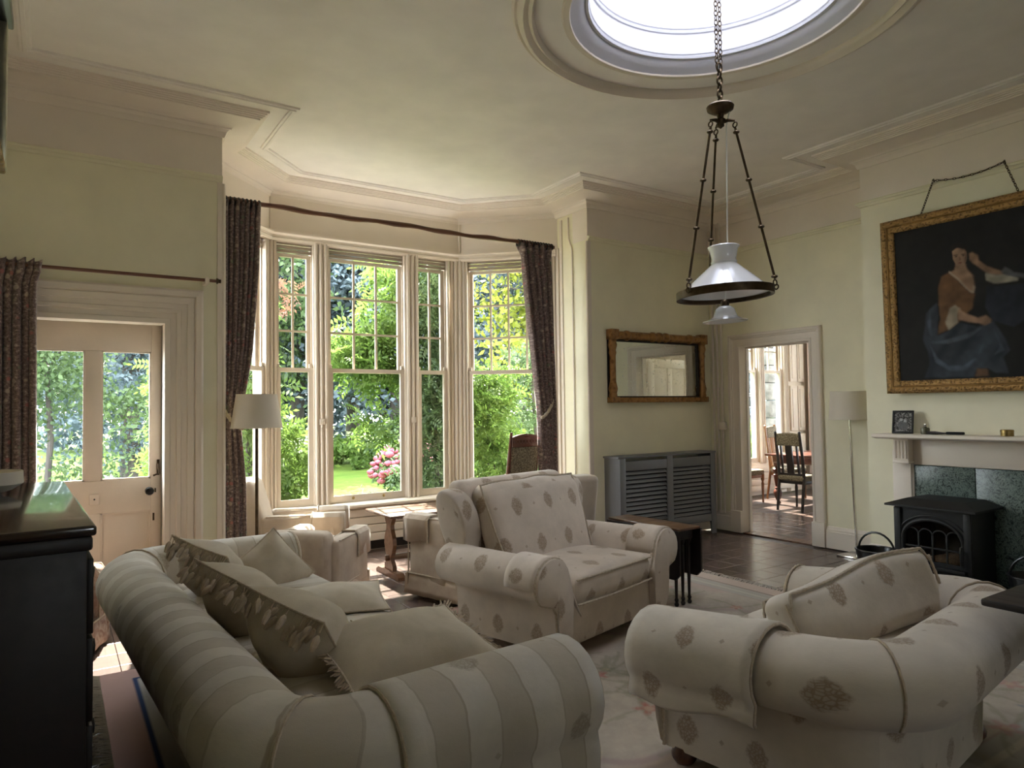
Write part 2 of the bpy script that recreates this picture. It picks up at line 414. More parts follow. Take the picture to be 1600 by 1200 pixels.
    t.b.inputs['Subsurface Radius'].default_value = (0.02,0.02,0.02); M['opal'] = t.m
    t = NT('mirror_silvering'); v = t.coord(); a = t.noise(v, 40, 6, 0.7)
    t.set((0.62,0.64,0.60), t.ramp(a, [(0.55,(0.03,)*3),(0.72,(0.5,)*3)]), t.ramp(a, [(0.62,(1,)*3),(0.75,(0.3,)*3)])); M['mirror'] = t.m
    # gilt frames
    def gilt(name, c1, c2, sc):
        t = NT(name); v = t.coord(); vo = t.n('ShaderNodeTexVoronoi', feature='SMOOTH_F1'); vo.inputs['Scale'].default_value = sc; t.l(v, vo.inputs['Vector'])
        a = t.noise(v, sc*0.7, 5, 0.7); h = t.math('ADD', vo.outputs['Distance'], a)
        t.set(t.ramp(h, [(0.55,c1),(1.05,c2)]), 0.42, 0.55); t.bump(h, 0.9, 0.012); return t.m
    M['gilt'] = gilt('carved_gilt', (0.09,0.045,0.014), (0.44,0.26,0.09), 60)
    M['giltplain'] = gilt('plain_gilt', (0.30,0.17,0.055), (0.46,0.28,0.10), 12)
    M['giltbrown'] = gilt('worn_gilt_wood', (0.16,0.075,0.022), (0.34,0.18,0.065), 25)
    # green marble
    t = NT('green_marble'); v = t.coord(); a = t.noise(v, 5, 8, 0.7, 1.6); b = t.noise(v, 16, 8, 0.75, 2.2)
    vein = t.ramp(t.math('ABSOLUTE', t.math('SUBTRACT', b, 0.5)), [(0.0,(0.34,0.40,0.36)),(0.03,(0.10,0.14,0.12)),(0.10,(0,0,0))])
    base = t.ramp(a, [(0.35,(0.006,0.011,0.010)),(0.6,(0.028,0.040,0.035))])
    ad = t.n('ShaderNodeMix', data_type='RGBA', blend_type='ADD'); ad.inputs[0].default_value = 0.7; t.l(base, ad.inputs[6]); t.l(vein, ad.inputs[7])
    t.set(ad.outputs[2], 0.28, spec=0.35); M['marble'] = t.m
    # parquet blocks: grain turns from block to block through object orientation
    t = NT('parquet_oak'); v = t.coord('Object', (34,2.5,20)); a = t.noise(v, 1.0, 3, 0.5, 0.3); oi = t.n('ShaderNodeObjectInfo')
    c = t.ramp(a, [(0.25,(0.070,0.041,0.030)),(0.75,(0.100,0.061,0.045))])
    sep = t.n('ShaderNodeSeparateXYZ'); tc = t.n('ShaderNodeTexCoord'); t.l(tc.outputs['Object'], sep.inputs[0])
    gap = t.math('LESS_THAN', t.math('ABSOLUTE', t.math('SUBTRACT', t.math('FRACT', t.math('MULTIPLY', t.math('ADD', sep.outputs[0], 0.115), 4/0.23)), 0.5)), 0.475)
    c = t.mix(gap, (0.06,0.034,0.022), c)
    hs = t.n('ShaderNodeHueSaturation'); t.l(c, hs.inputs['Color']); hs.inputs['Saturation'].default_value = 0.9
    t.l(t.math('ADD', t.math('MULTIPLY', oi.outputs['Random'], 0.7), 0.65), hs.inputs['Value'])
    t.set(hs.outputs[0], 0.27, spec=0.6); M['parquet'] = t.m
    M['subfloor'] = wood('floor_screed', (0.035,0.020,0.014), (0.06,0.036,0.026), 0.35, 6, 0)
    # vertex-painted surfaces
    def vpaint(name, rough, bump_s, spec=0.2):
        t = NT(name); at = t.n('ShaderNodeVertexColor'); at.layer_name = 'paint'
        t.set(at.outputs[0], rough, spec=spec)
        if bump_s: t.bump(t.noise(t.coord('Object'), 420, 3), bump_s, 0.006)
        return t.m
    M['rug'] = vpaint('wool_rug', 0.95, 0.35, 0.05)
    M['canvas'] = vpaint('oil_on_canvas', 0.62, 0.08, 0.2)
    M['photo'] = vpaint('photograph_print', 0.25, 0)
    M['fringe_rug'] = plain_fabric('rug_fringe', (0.42,0.38,0.33), (0.60,0.55,0.48), 40)
    # garden
    def leafm(name, c1, c2, trans=0.5, scale=0.6):
        t = NT(name); v = t.coord('Object'); a = t.noise(v, scale, 4, 0.7); b = t.noise(v, 9, 2)
        c = t.ramp(t.math('ADD', t.math('MULTIPLY', a, 0.6), t.math('MULTIPLY', b, 0.4)), [(0.36,c1),(0.62,c2)])
        tl = t.n('ShaderNodeBsdfTranslucent'); t.l(c, tl.inputs[0]); mx = t.n('ShaderNodeMixShader'); mx.inputs[0].default_value = trans
        t.set(c, 0.5, spec=0.25); t.l(t.b.outputs[0], mx.inputs[1]); t.l(tl.outputs[0], mx.inputs[2]); t.l(mx.outputs[0], t.out.inputs[0]); return t.m
    M['leaf_dark'] = leafm('hazy_tree_leaf', (0.05,0.074,0.088), (0.135,0.175,0.195), 0.3)  # bluish haze over the far trees is mixed into this leaf colour
    M['leaf_mid'] = leafm('mid_tree_leaf', (0.0362,0.0672,0.0258), (0.0999,0.1463,0.0533), 0.4)
    M['leaf_bright'] = leafm('bright_vine_leaf', (0.0595,0.1164,0.0202), (0.1512,0.2236,0.0479), 0.55)
    M['leaf_yellow'] = leafm('yellow_green_leaf', (0.1155,0.1444,0.0145), (0.2117,0.2310,0.0385), 0.55)
    M['leaf_copper'] = leafm('copper_leaf', (0.0963,0.0434,0.0289), (0.1540,0.0770,0.0481), 0.4)
    M['leaf_white'] = leafm('white_blossom', (0.10,0.11,0.09), (0.19,0.19,0.18), 0.3)
    M['pink'] = leafm('pink_flower', (0.22,0.035,0.06), (0.32,0.10,0.13), 0.3, 3)
    t = NT('lawn_grass'); v = t.coord('Object'); a = t.noise(v, 1.2, 8, 0.75); t.set(t.ramp(a, [(0.3,(0.045,0.085,0.012)),(0.7,(0.10,0.145,0.024))]), 0.9, spec=0.1); t.bump(t.noise(v, 40, 4), 0.5, 0.03); M['grass'] = t.m
    t = NT('pale_gravel'); v = t.coord('Object'); a = t.noise(v, 6, 8, 0.75); t.set(t.ramp(a, [(0.3,(0.16,0.16,0.165)),(0.7,(0.26,0.26,0.27))]), 0.95); M['gravel'] = t.m
    M['bark'] = wood('tree_bark', (0.02,0.017,0.014), (0.06,0.05,0.042), 0.9, 5, 2)
    t = NT('log_fire_wood'); v = t.coord('Object', (3,20,20)); t.set(t.ramp(t.noise(v, 2, 5), [(0.3,(0.12,0.06,0.03)),(0.7,(0.34,0.20,0.11))]), 0.9); M['log'] = t.m
mats()
# ------------------------------------------------------------------ the room
YB, XR, XC, CEIL = 5.557, 6.50, 5.99, 3.70
ZR = 3.20                                   # picture rail
BL, BR = 1.046, 4.638                       # bay opening
OUT = [(6.5,-2.5),(6.5,1.6),(5.99,1.6),(5.99,3.38),(6.5,3.38),(6.5,YB),(BR,YB),(BR,6.1),(3.84,6.9),(1.73,6.9),(BL,6.2),(BL,YB),(-0.6,YB),(-0.6,-2.5)]
SKYC = (3.09, 2.55)                         # centre of the lantern light

def cells(breaks_a, breaks_z, openings):
    A = sorted(set(breaks_a)); Z = sorted(set(breaks_z))
    for i in range(len(A)-1):
        for j in range(len(Z)-1):
            a, z = (A[i]+A[i+1])/2, (Z[j]+Z[j+1])/2
            if any(o[0] < a < o[1] and o[2] < z < o[3] for o in openings): continue
            yield A[i], A[i+1], Z[j], Z[j+1]
def wall_x(name, x0, x1, y0, y1, z0, z1, openings=(), split=ZR, mat=None):
    mb = MB(); az = [z0,z1] + ([split] if z0 < split < z1 else [])
    for o in openings: az += [o[2],o[3]]
    for a,b,c,d in cells([x0,x1]+[t for o in openings for t in o[:2]], az, openings):
        mb.box(a,b,y0,y1,c,d, 1 if (c+d)/2 > split else 0)
    return struct(mb.build(name, mat or [M['wall'],M['frieze']], smooth=False))
def wall_y(name, y0, y1, x0, x1, z0, z1, openings=(), split=ZR, mat=None):
    mb = MB(); az = [z0,z1] + ([split] if z0 < split < z1 else [])
    for o in openings: az += [o[2],o[3]]
    for a,b,c,d in cells([y0,y1]+[t for o in openings for t in o[:2]], az, openings):
        mb.box(x0,x1,a,b,c,d, 1 if (c+d)/2 > split else 0)
    return struct(mb.build(name, mat or [M['wall'],M['frieze']], smooth=False))
def slab(p0, p1, din, dout, z0, z1, mb, mat=0, ext=0.0):
    """oriented box along p0-p1 (path runs counter-clockwise round the room: outside is to the right)"""
    a, b = Vector(p0), Vector(p1); d = (b-a).normalized(); n = Vector((d.y,-d.x)); a = a-d*ext; b = b+d*ext
    poly = [a-n*din, a+n*dout, b+n*dout, b-n*din]
    mb.prism([(q.x,q.y) for q in poly], z0, z1, mat)

# floor
mb = MB(); mb.box(-0.85,6.5,-2.7,YB,-0.2,-0.012); mb.box(-0.3,0.75,YB,5.85,-0.2,-0.012)
mb.prism([(BL-0.2,YB),(BR+0.2,YB),(BR+0.2,6.2),(3.9,7.1),(1.65,7.1),(BL-0.2,6.3)],-0.2,-0.012)
mb.box(6.5,11.2,1.2,7.3,-0.2,-0.012)
floor = struct(mb.build('floor', M['subfloor'], smooth=False))
# parquet squares, the grain turned in every other one, wherever the photograph shows bare floor
RUG = (0.21,4.66,1.05,4.46)
tile = MB(); tile.bevbox(-0.1135,0.1135,-0.1135,0.1135,-0.012,0.0,0.002)
t0 = None; cand = []
for i in range(-3,44):
    for j in range(8,32):
        x, y = -0.6+0.23*(i+0.5), 0.23*(j+0.5)
        if x > 6.5: x += 0.02
        ok = (RUG[1]-0.1 < x < 6.4 and 2.4 < y < YB-0.1 and not (x > 5.85 and y < 3.5)) or (-0.1 < x < 4.75 and RUG[3]-0.1 < y < YB) or (1.25 < x < 4.4 and YB <= y < 6.78 and x > y-4.95 and x < 10.55-y)
        if 6.45 < x < 9.75 and 4.0 < y < 7.0: ok = 4.15 < y*6.5/x < 5.25
        if ok: cand.append((x*x+y*y, x, y, i, j))
cand.sort()
for _, x, y, i, j in cand[:300]:
    if t0 is None: t0 = o = tile.build('parquet_block', M['parquet'], floor, smooth=False)
    else: o = link_copy(t0, floor)
    o.location = (x,y,0); o.rotation_euler = (random.uniform(-.004,.004),random.uniform(-.004,.004),R(90)*((i+j)%2)+R(180)*(i%2))
if len(cand) > 300:
    mb = MB()
    for _, x, y, i, j in cand[300:]: mb.bevbox(x-0.1135,x+0.1135,y-0.1135,y+0.1135,-0.012,0,0.002)
    tag(mb.build('parquet_blocks', M['subfloor'], floor, smooth=False), kind='stuff')
mb = MB(); mb.box(6.49,6.66,4.26,5.13,-0.012,0.003); struct(mb.build('trim_1', M['oak'], smooth=False))   # door threshold

# ceiling with the round opening of the lantern light
def circ(r, n=64): return [(SKYC[0]+r*math.cos(2*math.pi*k/n), SKYC[1]+r*math.sin(2*math.pi*k/n)) for k in range(n)]
CO = [(BR+0.25,5.8),(BR+0.25,6.25),(3.95,7.15),(1.62,7.15),(BL-0.25,6.3),(BL-0.25,5.8)]
mb = MB(); zt = CEIL+0.18; sx0, sx1, sy0, sy1 = SKYC[0]-1.2, SKYC[0]+1.2, SKYC[1]-1.2, SKYC[1]+1.2
mb.box(-0.85,6.75,-2.7,sy0,CEIL,zt); mb.box(-0.85,6.75,sy1,5.8,CEIL,zt); mb.box(-0.85,sx0,sy0,sy1,CEIL,zt); mb.box(sx1,6.75,sy0,sy1,CEIL,zt); mb.prism(CO,CEIL,zt)
n = 64; vs = []
for k in range(n):
    an = 2*math.pi*k/n; cx, sy = math.cos(an), math.sin(an); q = 1.2/max(abs(cx),abs(sy))
    for r_ in (0.82, q):
        for z in (CEIL, zt): vs.append((SKYC[0]+r_*cx, SKYC[1]+r_*sy, z))
fs = []
for k in range(n):
    a_, b_ = 4*k, 4*((k+1)%n); fs += [(a_,a_+2,b_+2,b_),(a_+1,b_+1,b_+3,a_+3)]
mb.add(vs, fs)
ceiling = struct(mb.build('ceiling', M['ceil'], smooth=False))
c = (SKYC[0],SKYC[1],0)
mb = MB(); mb.lathe([(0.82,CEIL+0.0),(0.805,CEIL+0.010),(0.775,CEIL+0.024),(0.745,CEIL+0.044),(0.728,CEIL+0.066),(0.718,CEIL+0.09),(0.715,CEIL+0.25),(0.70,CEIL+0.62),(0.69,CEIL+1.12),(0.82,CEIL+1.12),(0.90,CEIL+0.19)], 64, c, caps=False)
mb.build('lantern_shaft', M['white'], ceiling, angle=60)
mb = MB(); mb.lathe([(1.02,CEIL+0.001),(1.02,CEIL-0.02),(1.035,CEIL-0.035),(1.055,CEIL-0.02),(1.065,CEIL-0.03),(1.085,CEIL-0.045),(1.11,CEIL-0.035),(1.12,CEIL-0.012),(1.135,CEIL-0.018),(1.15,CEIL+0.001)], 72, c, caps=False)
mb.build('moulding_ring', M['cream'], ceiling, angle=50)
mb = MB(); mb.lathe([(0.815,CEIL+0.004),(0.818,CEIL-0.008),(0.830,CEIL-0.012),(0.845,CEIL-0.006),(0.855,CEIL-0.008),(0.865,CEIL+0.001)], 72, c, caps=False)
mb.build('moulding_ring', M['cream'], ceiling, angle=50)
for z in (0.085, 0.255):
    mb = MB(); r = 0.722 if z < 0.2 else 0.717
    mb.lathe([(r+0.005,CEIL+z-0.025),(r-0.012,CEIL+z-0.022),(r-0.018,CEIL+z-0.008),(r-0.010,CEIL+z-0.002),(r-0.020,CEIL+z+0.004),(r-0.022,CEIL+z+0.018),(r-0.005,CEIL+z+0.026)], 64, c, caps=False)
    mb.build('shaft_moulding', M['white'], ceiling, angle=50)
lant = snode('window_9')
mb = MB(); mb.lathe([(0.72,CEIL+1.12),(0.72,CEIL+1.17),(0.84,CEIL+1.17),(0.84,CEIL+1.12)], 48, c, closed=True)
for k in range(4):
    a = math.pi*k/4; dx, dy = math.cos(a)*0.73, math.sin(a)*0.73
    mb.tube([(c[0]-dx,c[1]-dy,CEIL+1.16),(c[0],c[1],CEIL+1.30),(c[0]+dx,c[1]+dy,CEIL+1.16)], 0.014, 6)
mb.build('lantern_frame', M['white'], lant)
for k in range(8):
    a0, a1 = math.pi*k/4+0.02, math.pi*(k+1)/4-0.02; mb = MB()
    P = [(c[0]+0.01*math.cos((a0+a1)/2),c[1]+0.01*math.sin((a0+a1)/2),CEIL+1.30),(c[0]+0.74*math.cos(a0),c[1]+0.74*math.sin(a0),CEIL+1.17),(c[0]+0.74*math.cos((a0+a1)/2),c[1]+0.74*math.sin((a0+a1)/2),CEIL+1.17),(c[0]+0.74*math.cos(a1),c[1]+0.74*math.sin(a1),CEIL+1.17)]
    mb.add(P, [(0,1,2,3)]); mb.build('pane', M['skyglass'], lant, smooth=False)

# walls
wall_x('wall_back', -0.85, BL, YB, 5.80, 0, CEIL, [(-0.25,0.66,0,2.105)])
wall_x('wall_back', BR, 6.75, YB, 5.80, 0, CEIL)
wall_y('wall_right', -2.7, YB, XR, 6.66, 0, CEIL, [(4.255,5.135,0,2.105)])
wall_y('wall_chimney', 1.6, 3.38, XC, XR, 0, CEIL)
wall_y('wall_left', -2.7, 5.8, -0.85, -0.6, 0, CEIL)
wall_y('wall_left', -2.7, 1.95, -0.6, -0.30, 0, CEIL)
wall_x('wall_rear', -0.85, 6.75, -2.7, -2.5, 0, CEIL, [(1.63,2.17,1.2,2.05)])  # opening cut for the added rear window
# bay shell: reveals, dado under the windows, frieze above
for args in ((BR,BR+0.22,5.80,6.25,0,CEIL),(BL-0.22,BL,5.80,6.35,0,CEIL)):
    mb = MB(); mb.box(*args); struct(mb.build('wall_bay', M['wall'], smooth=False))
for (p0,p1) in ((OUT[7],OUT[8]),(OUT[8],OUT[9]),(OUT[9],OUT[10])):
    mb = MB(); slab(p0,p1,0.02,0.20,3.13,CEIL,mb,0,0.03); struct(mb.build('wall_bay', M['cream'], smooth=False))
    mb = MB(); slab(p0,p1,0.03,0.20,-0.2,0.46,mb,0,0.03); struct(mb.build('wall_bay', M['cream'], smooth=False))
# boarding and the sill shelf under the bay windows
sillp = [OUT[7],OUT[8],OUT[9],OUT[10]]
mb = MB(); mb.sweep(sillp, [(0.036,0.44),(0.12,0.44),(0.135,0.455),(0.135,0.475),(0.12,0.49),(0.036,0.497)], profclosed=True)
struct(mb.build('trim_2', M['cream']))
for k in range(4):
    mb = MB(); z = 0.09+0.085*k
    mb.sweep(sillp, [(0.03,z),(0.075,z),(0.08,z+0.006),(0.08,z+0.072),(0.075,z+0.078),(0.03,z+0.078)], profclosed=True)
    struct(mb.build('trim_3', M['cream'], angle=30))
mb = MB(); mb.sweep(sillp, [(0.035,0.0),(0.05,0.0),(0.05,0.09),(0.035,0.09)], profclosed=True); struct(mb.build('trim_4', M['darkwood']))
# cornice, ceiling band, picture rails, skirting
corn = [(0,3.535),(0.012,3.535),(0.020,3.55),(0.026,3.575),(0.045,3.592),(0.055,3.592),(0.058,3.600),(0.075,3.612),(0.11,3.622),(0.16,3.634),(0.215,3.642),(0.225,3.642),(0.228,3.652),(0.240,3.654),(0.242,3.662),(0.254,3.664),(0.256,3.672),(0.268,3.674),(0.270,3.682),(0.282,3.684),(0.285,3.70)]
mb = MB(); mb.sweep(OUT, corn, closed=True); struct(mb.build('trim_5', M['frieze'], angle=25))
mb = MB(); mb.sweep(OUT, [(0.395,3.7005),(0.397,3.688),(0.412,3.684),(0.416,3.678),(0.436,3.676),(0.440,3.684),(0.456,3.686),(0.462,3.7005)], closed=True); struct(mb.build('trim_6', M['ceil'], angle=25))
rail = [(0,3.185),(0.012,3.19),(0.02,3.205),(0.034,3.212),(0.036,3.226),(0.022,3.232),(0.018,3.238),(0,3.24)]
for pth in ([OUT[1],OUT[2],OUT[3],OUT[4],OUT[5],OUT[6]], [(BL,YB),(-0.6,YB),(-0.6,-2.5)]):
    mb = MB(); mb.sweep(pth, rail); struct(mb.build('trim_7', M['wall'], angle=25))
base = [(0,0),(0.028,0),(0.028,0.165),(0.022,0.172),(0.022,0.185),(0.012,0.20),(0.008,0.215),(0,0.218)]
for nm, pth in (('baseboard_back',[(6.5,YB),(BR,YB)]),('baseboard_right',[(6.5,3.38),(6.5,4.11)]),('baseboard_right',[(6.5,5.275),(6.5,YB)]),('baseboard_chimney',[(5.99,3.16),(5.99,3.38),(6.5,3.38)]),('baseboard_back',[(-0.30,YB),(-0.6,YB)])):
    mb = MB(); mb.sweep(pth, base); struct(mb.build(nm, M['cream'], angle=25))
# corner beads of the bay opening
for x, s in ((BL,1),(BR,-1)):
    mb = MB(); mb.tube([(x+0.012*s-0.0,YB-0.004,0.22),(x+0.012*s,YB-0.004,3.18)], 0.014, 8); mb.box(x-0.035*(s>0)+0.0,x+0.035*(s<0),YB-0.012,YB,0.0,3.185) ; struct(mb.build('trim_8', M['cream']))
# flat pilaster panels on the right reveal and pipe run
mb = MB(); mb.box(BR-0.012,BR,5.98,6.02,0,3.5); mb.box(BR-0.02,BR,6.04,6.10,0,3.2); struct(mb.build('trim_9', M['cream'], smooth=False))
mb = MB(); mb.tube([(BR-0.012,5.86,3.5),(BR-0.012,5.86,3.27),(BR-0.012,5.80,3.15),(BR-0.012,5.80,0.05)], 0.008, 6); tag(mb.build('conduit_pipe', M['cream']), 'thin cream painted conduit running down the bay reveal beside the right curtain', 'pipe')

# ------------------------------------------------------------------ sash windows
def sash_window(name, origin, rz, wd, cols, z0=0.50, zm=1.85, z1=2.985, zh=3.13, rows=3, st=0.045):
    W = snode(name); W.location = (origin[0],origin[1],0); W.rotation_euler = (0,0,rz)
    mb = MB(); mb.box(-0.02,-0.001,0.0,0.14,z0,zh); mb.box(wd+0.001,wd+0.02,0,0.14,z0,zh); mb.box(-0.001,wd+0.001,0.0,0.14,zh-0.018,zh-0.001); mb.box(-0.02,wd+0.02,0.004,0.16,z0-0.03,z0-0.002)
    mb.box(0,0.012,0.045,0.055,z0,zh); mb.box(wd-0.012,wd,0.045,0.055,z0,zh); mb.build('window_frame', M['sash'], W, smooth=False)
    for k in range(3):
        mb = MB(); zz = z1+0.028+0.04*k; mb.bevbox(0.004,wd-0.004,0.035,0.06,zz,zz+0.034,0.006); mb.build('head_slat', M['slat'], W)
    # upper sash (outer), lower sash (inner)
    yo, yi = 0.085, 0.052
    mb = MB()
    for a,b in ((0.0,st),(wd-st,wd)): mb.box(a,b,yo,yo+0.034,zm-0.02,z1+0.03)
    mb.box(st,wd-st,yo,yo+0.034,z1-0.004,z1+0.03); mb.box(st,wd-st,yo,yo+0.034,zm-0.02,zm+0.02)
    up = mb.build('upper_sash', M['sash'], W, smooth=False)
    gx0, gx1, gz0, gz1 = st, wd-st, zm+0.02, z1-0.004; cw = (gx1-gx0)/cols; rh = (gz1-gz0)/rows
    for i in range(1,cols):
        mb = MB(); x = gx0+cw*i; mb.prism([(x-0.011,yo),(x+0.011,yo),(x+0.006,yo+0.03),(x-0.006,yo+0.03)],gz0,gz1); mb.build('glazing_bar', M['sash'], up, smooth=False)
    for j in range(1,rows):
        mb = MB(); z = gz0+rh*j; mb.plate([(gx0,z-0.010),(gx1,z-0.010),(gx1,z+0.010),(gx0,z+0.010)],'y',yo+0.002,yo+0.028); mb.build('glazing_bar', M['sash'], up, smooth=False)
    for i in range(cols):
        for j in range(rows):
            mb = MB(); y = yo+0.018; mb.add([(gx0+cw*i,y,gz0+rh*j),(gx0+cw*(i+1),y,gz0+rh*j),(gx0+cw*(i+1),y,gz0+rh*(j+1)),(gx0+cw*i,y,gz0+rh*(j+1))],[(0,1,2,3)]); mb.build('pane', M['glass'], up, smooth=False)
    mb = MB()
    for a,b in ((0.0,st),(wd-st,wd)): mb.box(a,b,yi-0.034,yi,z0,zm+0.02)
    mb.box(st,wd-st,yi-0.034,yi,zm-0.02,zm+0.02); mb.box(st,wd-st,yi-0.034,yi,z0,z0+0.07)
    for a in (0.004,wd-st+0.006): mb.bevbox(a,a+st-0.012,yi-0.030,yi-0.004,zm+0.02,zm+0.06,0.006)
    lo = mb.build('lower_sash', M['sash'], W, smooth=False)
    mb = MB(); y = yi-0.017; mb.add([(st,y,z0+0.07),(wd-st,y,z0+0.07),(wd-st,y,zm-0.02),(st,y,zm-0.02)],[(0,1,2,3)]); mb.build('pane', M['glass'], lo, smooth=False)
    if wd > 0.6:
        for x in (wd*0.3,wd*0.7):
            mb = MB(); mb.lathe([(0.014,0),(0.016,0.006),(0.007,0.012),(0.009,0.024),(0,0.027)],10,(x,yi-0.036,z0+0.04),axis='y'); mb.v = [(a,2*(yi-0.036)-b,c_) for a,b,c_ in mb.v]; mb.build('sash_lift', M['goldbrass'], lo)
    return W
YW = 6.865
sash_window('fill_window_rear', (2.15,-2.52), R(180), 0.50, 2, 1.22, 1.6, 1.93, 2.04, 2)  # unseen rear window, added to lighten the near sides of the sofas
sash_window('window_1', (1.79,YW), 0, 0.365, 2)
sash_window('window_2', (2.315,YW), 0, 0.835, 3)
sash_window('window_3', (3.31,YW), 0, 0.365, 2)
def facet_window(name, pl, pr_, cols, i0, i1):
    a, b = Vector(pl), Vector(pr_); d = (b-a).normalized(); n = Vector((-d.y,d.x)); o = a+d*i0-n*0.03
    sash_window(name, (o.x,o.y), math.atan2(d.y,d.x), (b-a).length-i0-i1, cols)
facet_window('window_4', (3.84,6.9), (BR,6.1), 4, 0.11, 0.10)
facet_window('window_5', (BL,6.2), (1.73,6.9), 3, 0.10, 0.11)
# reeded mullions and corner posts
def post(name, x, y, rz, wd, dp, z0, z1, reeds):
    mb = MB(); mb.box(-wd/2,wd/2,0.0,dp,z0,z1)
    for k in range(reeds):
        px = -wd/2+wd*(k+0.5)/reeds; mb.tube([(px,0.0,z0),(px,0.0,z1)], wd/reeds*0.36, 16)
    o = struct(mb.build(name, M['sash'])); o.location = (x,y,0); o.rotation_euler = (random.uniform(-.004,.004),random.uniform(-.004,.004),rz); return o
m1 = post('trim_10', 2.235, YW-0.015, 0, 0.15, 0.16, 0.46, 3.13, 3)
m2 = post('trim_11', 3.23, YW-0.015, 0, 0.15, 0.16, 0.46, 3.13, 3)
post('trim_12', 1.745, YW+0.005, R(22.5), 0.13, 0.16, 0.46, 3.13, 3)
post('trim_13', 3.80, YW+0.005, R(-22.5), 0.19, 0.16, 0.46, 3.13, 4)
post('trim_14', 4.585, 6.12, R(-45), 0.12, 0.1, 0.46, 3.13, 3)
post('trim_15', 1.10, 6.22, R(45), 0.12, 0.1, 0.46, 3.13, 3)
for m_ in (m1, m2):
    mb = MB(); mb.bevbox(-0.028,0.028,-0.028,-0.012,1.30,1.36,0.004); mb.tube([(0,-0.03,1.30),(-0.018,-0.034,1.265)],0.004,6); mb.build('sash_latch', M['sash'], m_)
# head moulding above the windows
mb = MB(); mb.sweep(sillp, [(0.02,3.115),(0.05,3.118),(0.055,3.14),(0.045,3.15),(0.05,3.17),(0.075,3.185),(0.075,3.20),(0.02,3.21)], profclosed=True); struct(mb.build('trim_16', M['cream'], angle=25))
mb = MB(); mb.box(1.728,1.742,6.86,6.88,3.2,3.54); mb.box(3.828,3.842,6.85,6.88,3.2,3.54); struct(mb.build('trim_17', M['cream']))

# ------------------------------------------------------------------ garden door in the back wall
def architrave(name, axis, a0, a1, top, at, wd, prof, mat, plinth=0.0):
    """moulded surround: prof = (distance out from the opening, projection)"""
    mb = MB(); path = [(a0,0),(a0,top),(a1,top),(a1,0)]
    for seg in (0,1,2):
        for (d0,p0),(d1,p1) in zip(prof[:-1],prof[1:]):
            def pt(i,d,p):
                a, z = path[i]
                a = a + (-d if i < 2 else d); z = z + (d if i in (1,2) else plinth)
                return (a, at-p, z) if axis == 'x' else (at-p, a, z)
            mb.add([pt(seg,d0,p0),pt(seg+1,d0,p0),pt(seg+1,d1,p1),pt(seg,d1,p1)],[(0,1,2,3)])
    return struct(mb.build(name, mat, angle=20))
P1 = [(-0.004,-0.12),(-0.004,0.012),(0.03,0.014),(0.035,0.006),(0.07,0.008),(0.075,0.022),(0.10,0.026),(0.105,0.018),(0.14,0.02),(0.145,0.034),(0.185,0.04),(0.19,0.03),(0.20,0.045),(0.235,0.05),(0.25,0.04),(0.255,0.0)]
architrave('trim_18', 'x', -0.25, 0.66, 2.095, YB, 0.25, P1, M['cream'])
D1 = snode('door_1'); DY = 5.725
mb = MB(); mb.box(0.66,0.70,5.66,5.80,0,2.14); mb.box(-0.29,-0.25,5.66,5.80,0,2.14); mb.box(-0.29,0.70,5.66,5.80,2.10,2.14); mb.build('door_frame', M['cream'], D1, smooth=False)
def dpart(nm, x0,x1,z0,z1,y0=DY,y1=DY+0.045,mat='doorp',par=D1,b=0.003): 
    m_ = MB(); m_.bevbox(x0,x1,y0,y1,z0,z1,b); return m_.build(nm, M[mat], par)
dpart('door_stile',0.588,0.658,0.02,2.095); dpart('door_stile',-0.25,-0.146,0.02,2.095); dpart('door_muntin',0.172,0.27,0.965,1.895); dpart('door_muntin',0.172,0.27,0.25,0.735)
dpart('door_rail',-0.146,0.588,1.895,2.095); dpart('door_rail',-0.146,0.588,0.735,0.965); dpart('door_rail',-0.146,0.588,0.02,0.25)
for a,b in ((-0.146,0.172),(0.27,0.588)):
    dpart('door_panel',a,b,0.25,0.735,DY+0.018,DY+0.032)
    mb = MB()
    for q in ((a,a+0.012,0.965,1.895),(b-0.012,b,0.965,1.895),(a,b,0.965,0.977),(a,b,1.883,1.895),(a,a+0.012,0.25,0.735),(b-0.012,b,0.25,0.735),(a,b,0.723,0.735)): mb.box(q[0],q[1],DY+0.004,DY+0.024,q[2],q[3])
    mb.build('door_bead', M['doorp'], D1, smooth=False)
    mb = MB(); y = DY+0.03; mb.add([(a,y,0.965),(b,y,0.965),(b,y,1.895),(a,y,1.895)],[(0,1,2,3)]); mb.build('pane', M['glass'], D1, smooth=False)
mb = MB(); mb.lathe([(0.026,0),(0.026,0.004),(0.012,0.008),(0.010,0.03),(0.024,0.04),(0.030,0.052),(0.026,0.064),(0.0,0.07)],16,(0,0,0),axis='y'); mb.v = [(x+0.575,DY-y,z+0.875) for x,y,z in mb.v]
tag(mb.build('door_knob', M['black'], D1), 'round black door knob')
mb = MB(); mb.bevbox(0.625,0.645,DY-0.008,DY,0.985,1.10,0.003); mb.tube([(0.635,DY-0.01,1.07),(0.635,DY-0.03,1.05),(0.64,DY-0.03,1.00),(0.60,DY-0.03,0.985)],0.007,8); mb.build('door_latch', M['brass'], D1)
mb = MB(); mb.bevbox(0.20,0.262,DY-0.022,DY,0.80,0.875,0.006); lb = mb.build('bolt_box', M['doorp'], D1)
mb = MB(); mb.lathe([(0.006,0),(0.006,0.002),(0,0.002)],10,(0.232,DY-0.024,0.84),axis='y'); mb.build('keyhole', M['black'], lb)
mb = MB(); mb.bevbox(0.612,0.622,DY-0.004,DY,0.86,0.89,0.001); mb.bevbox(0.600,0.612,DY-0.004,DY,0.655,0.71,0.001); mb.build('lock_plate', M['brass'], D1)

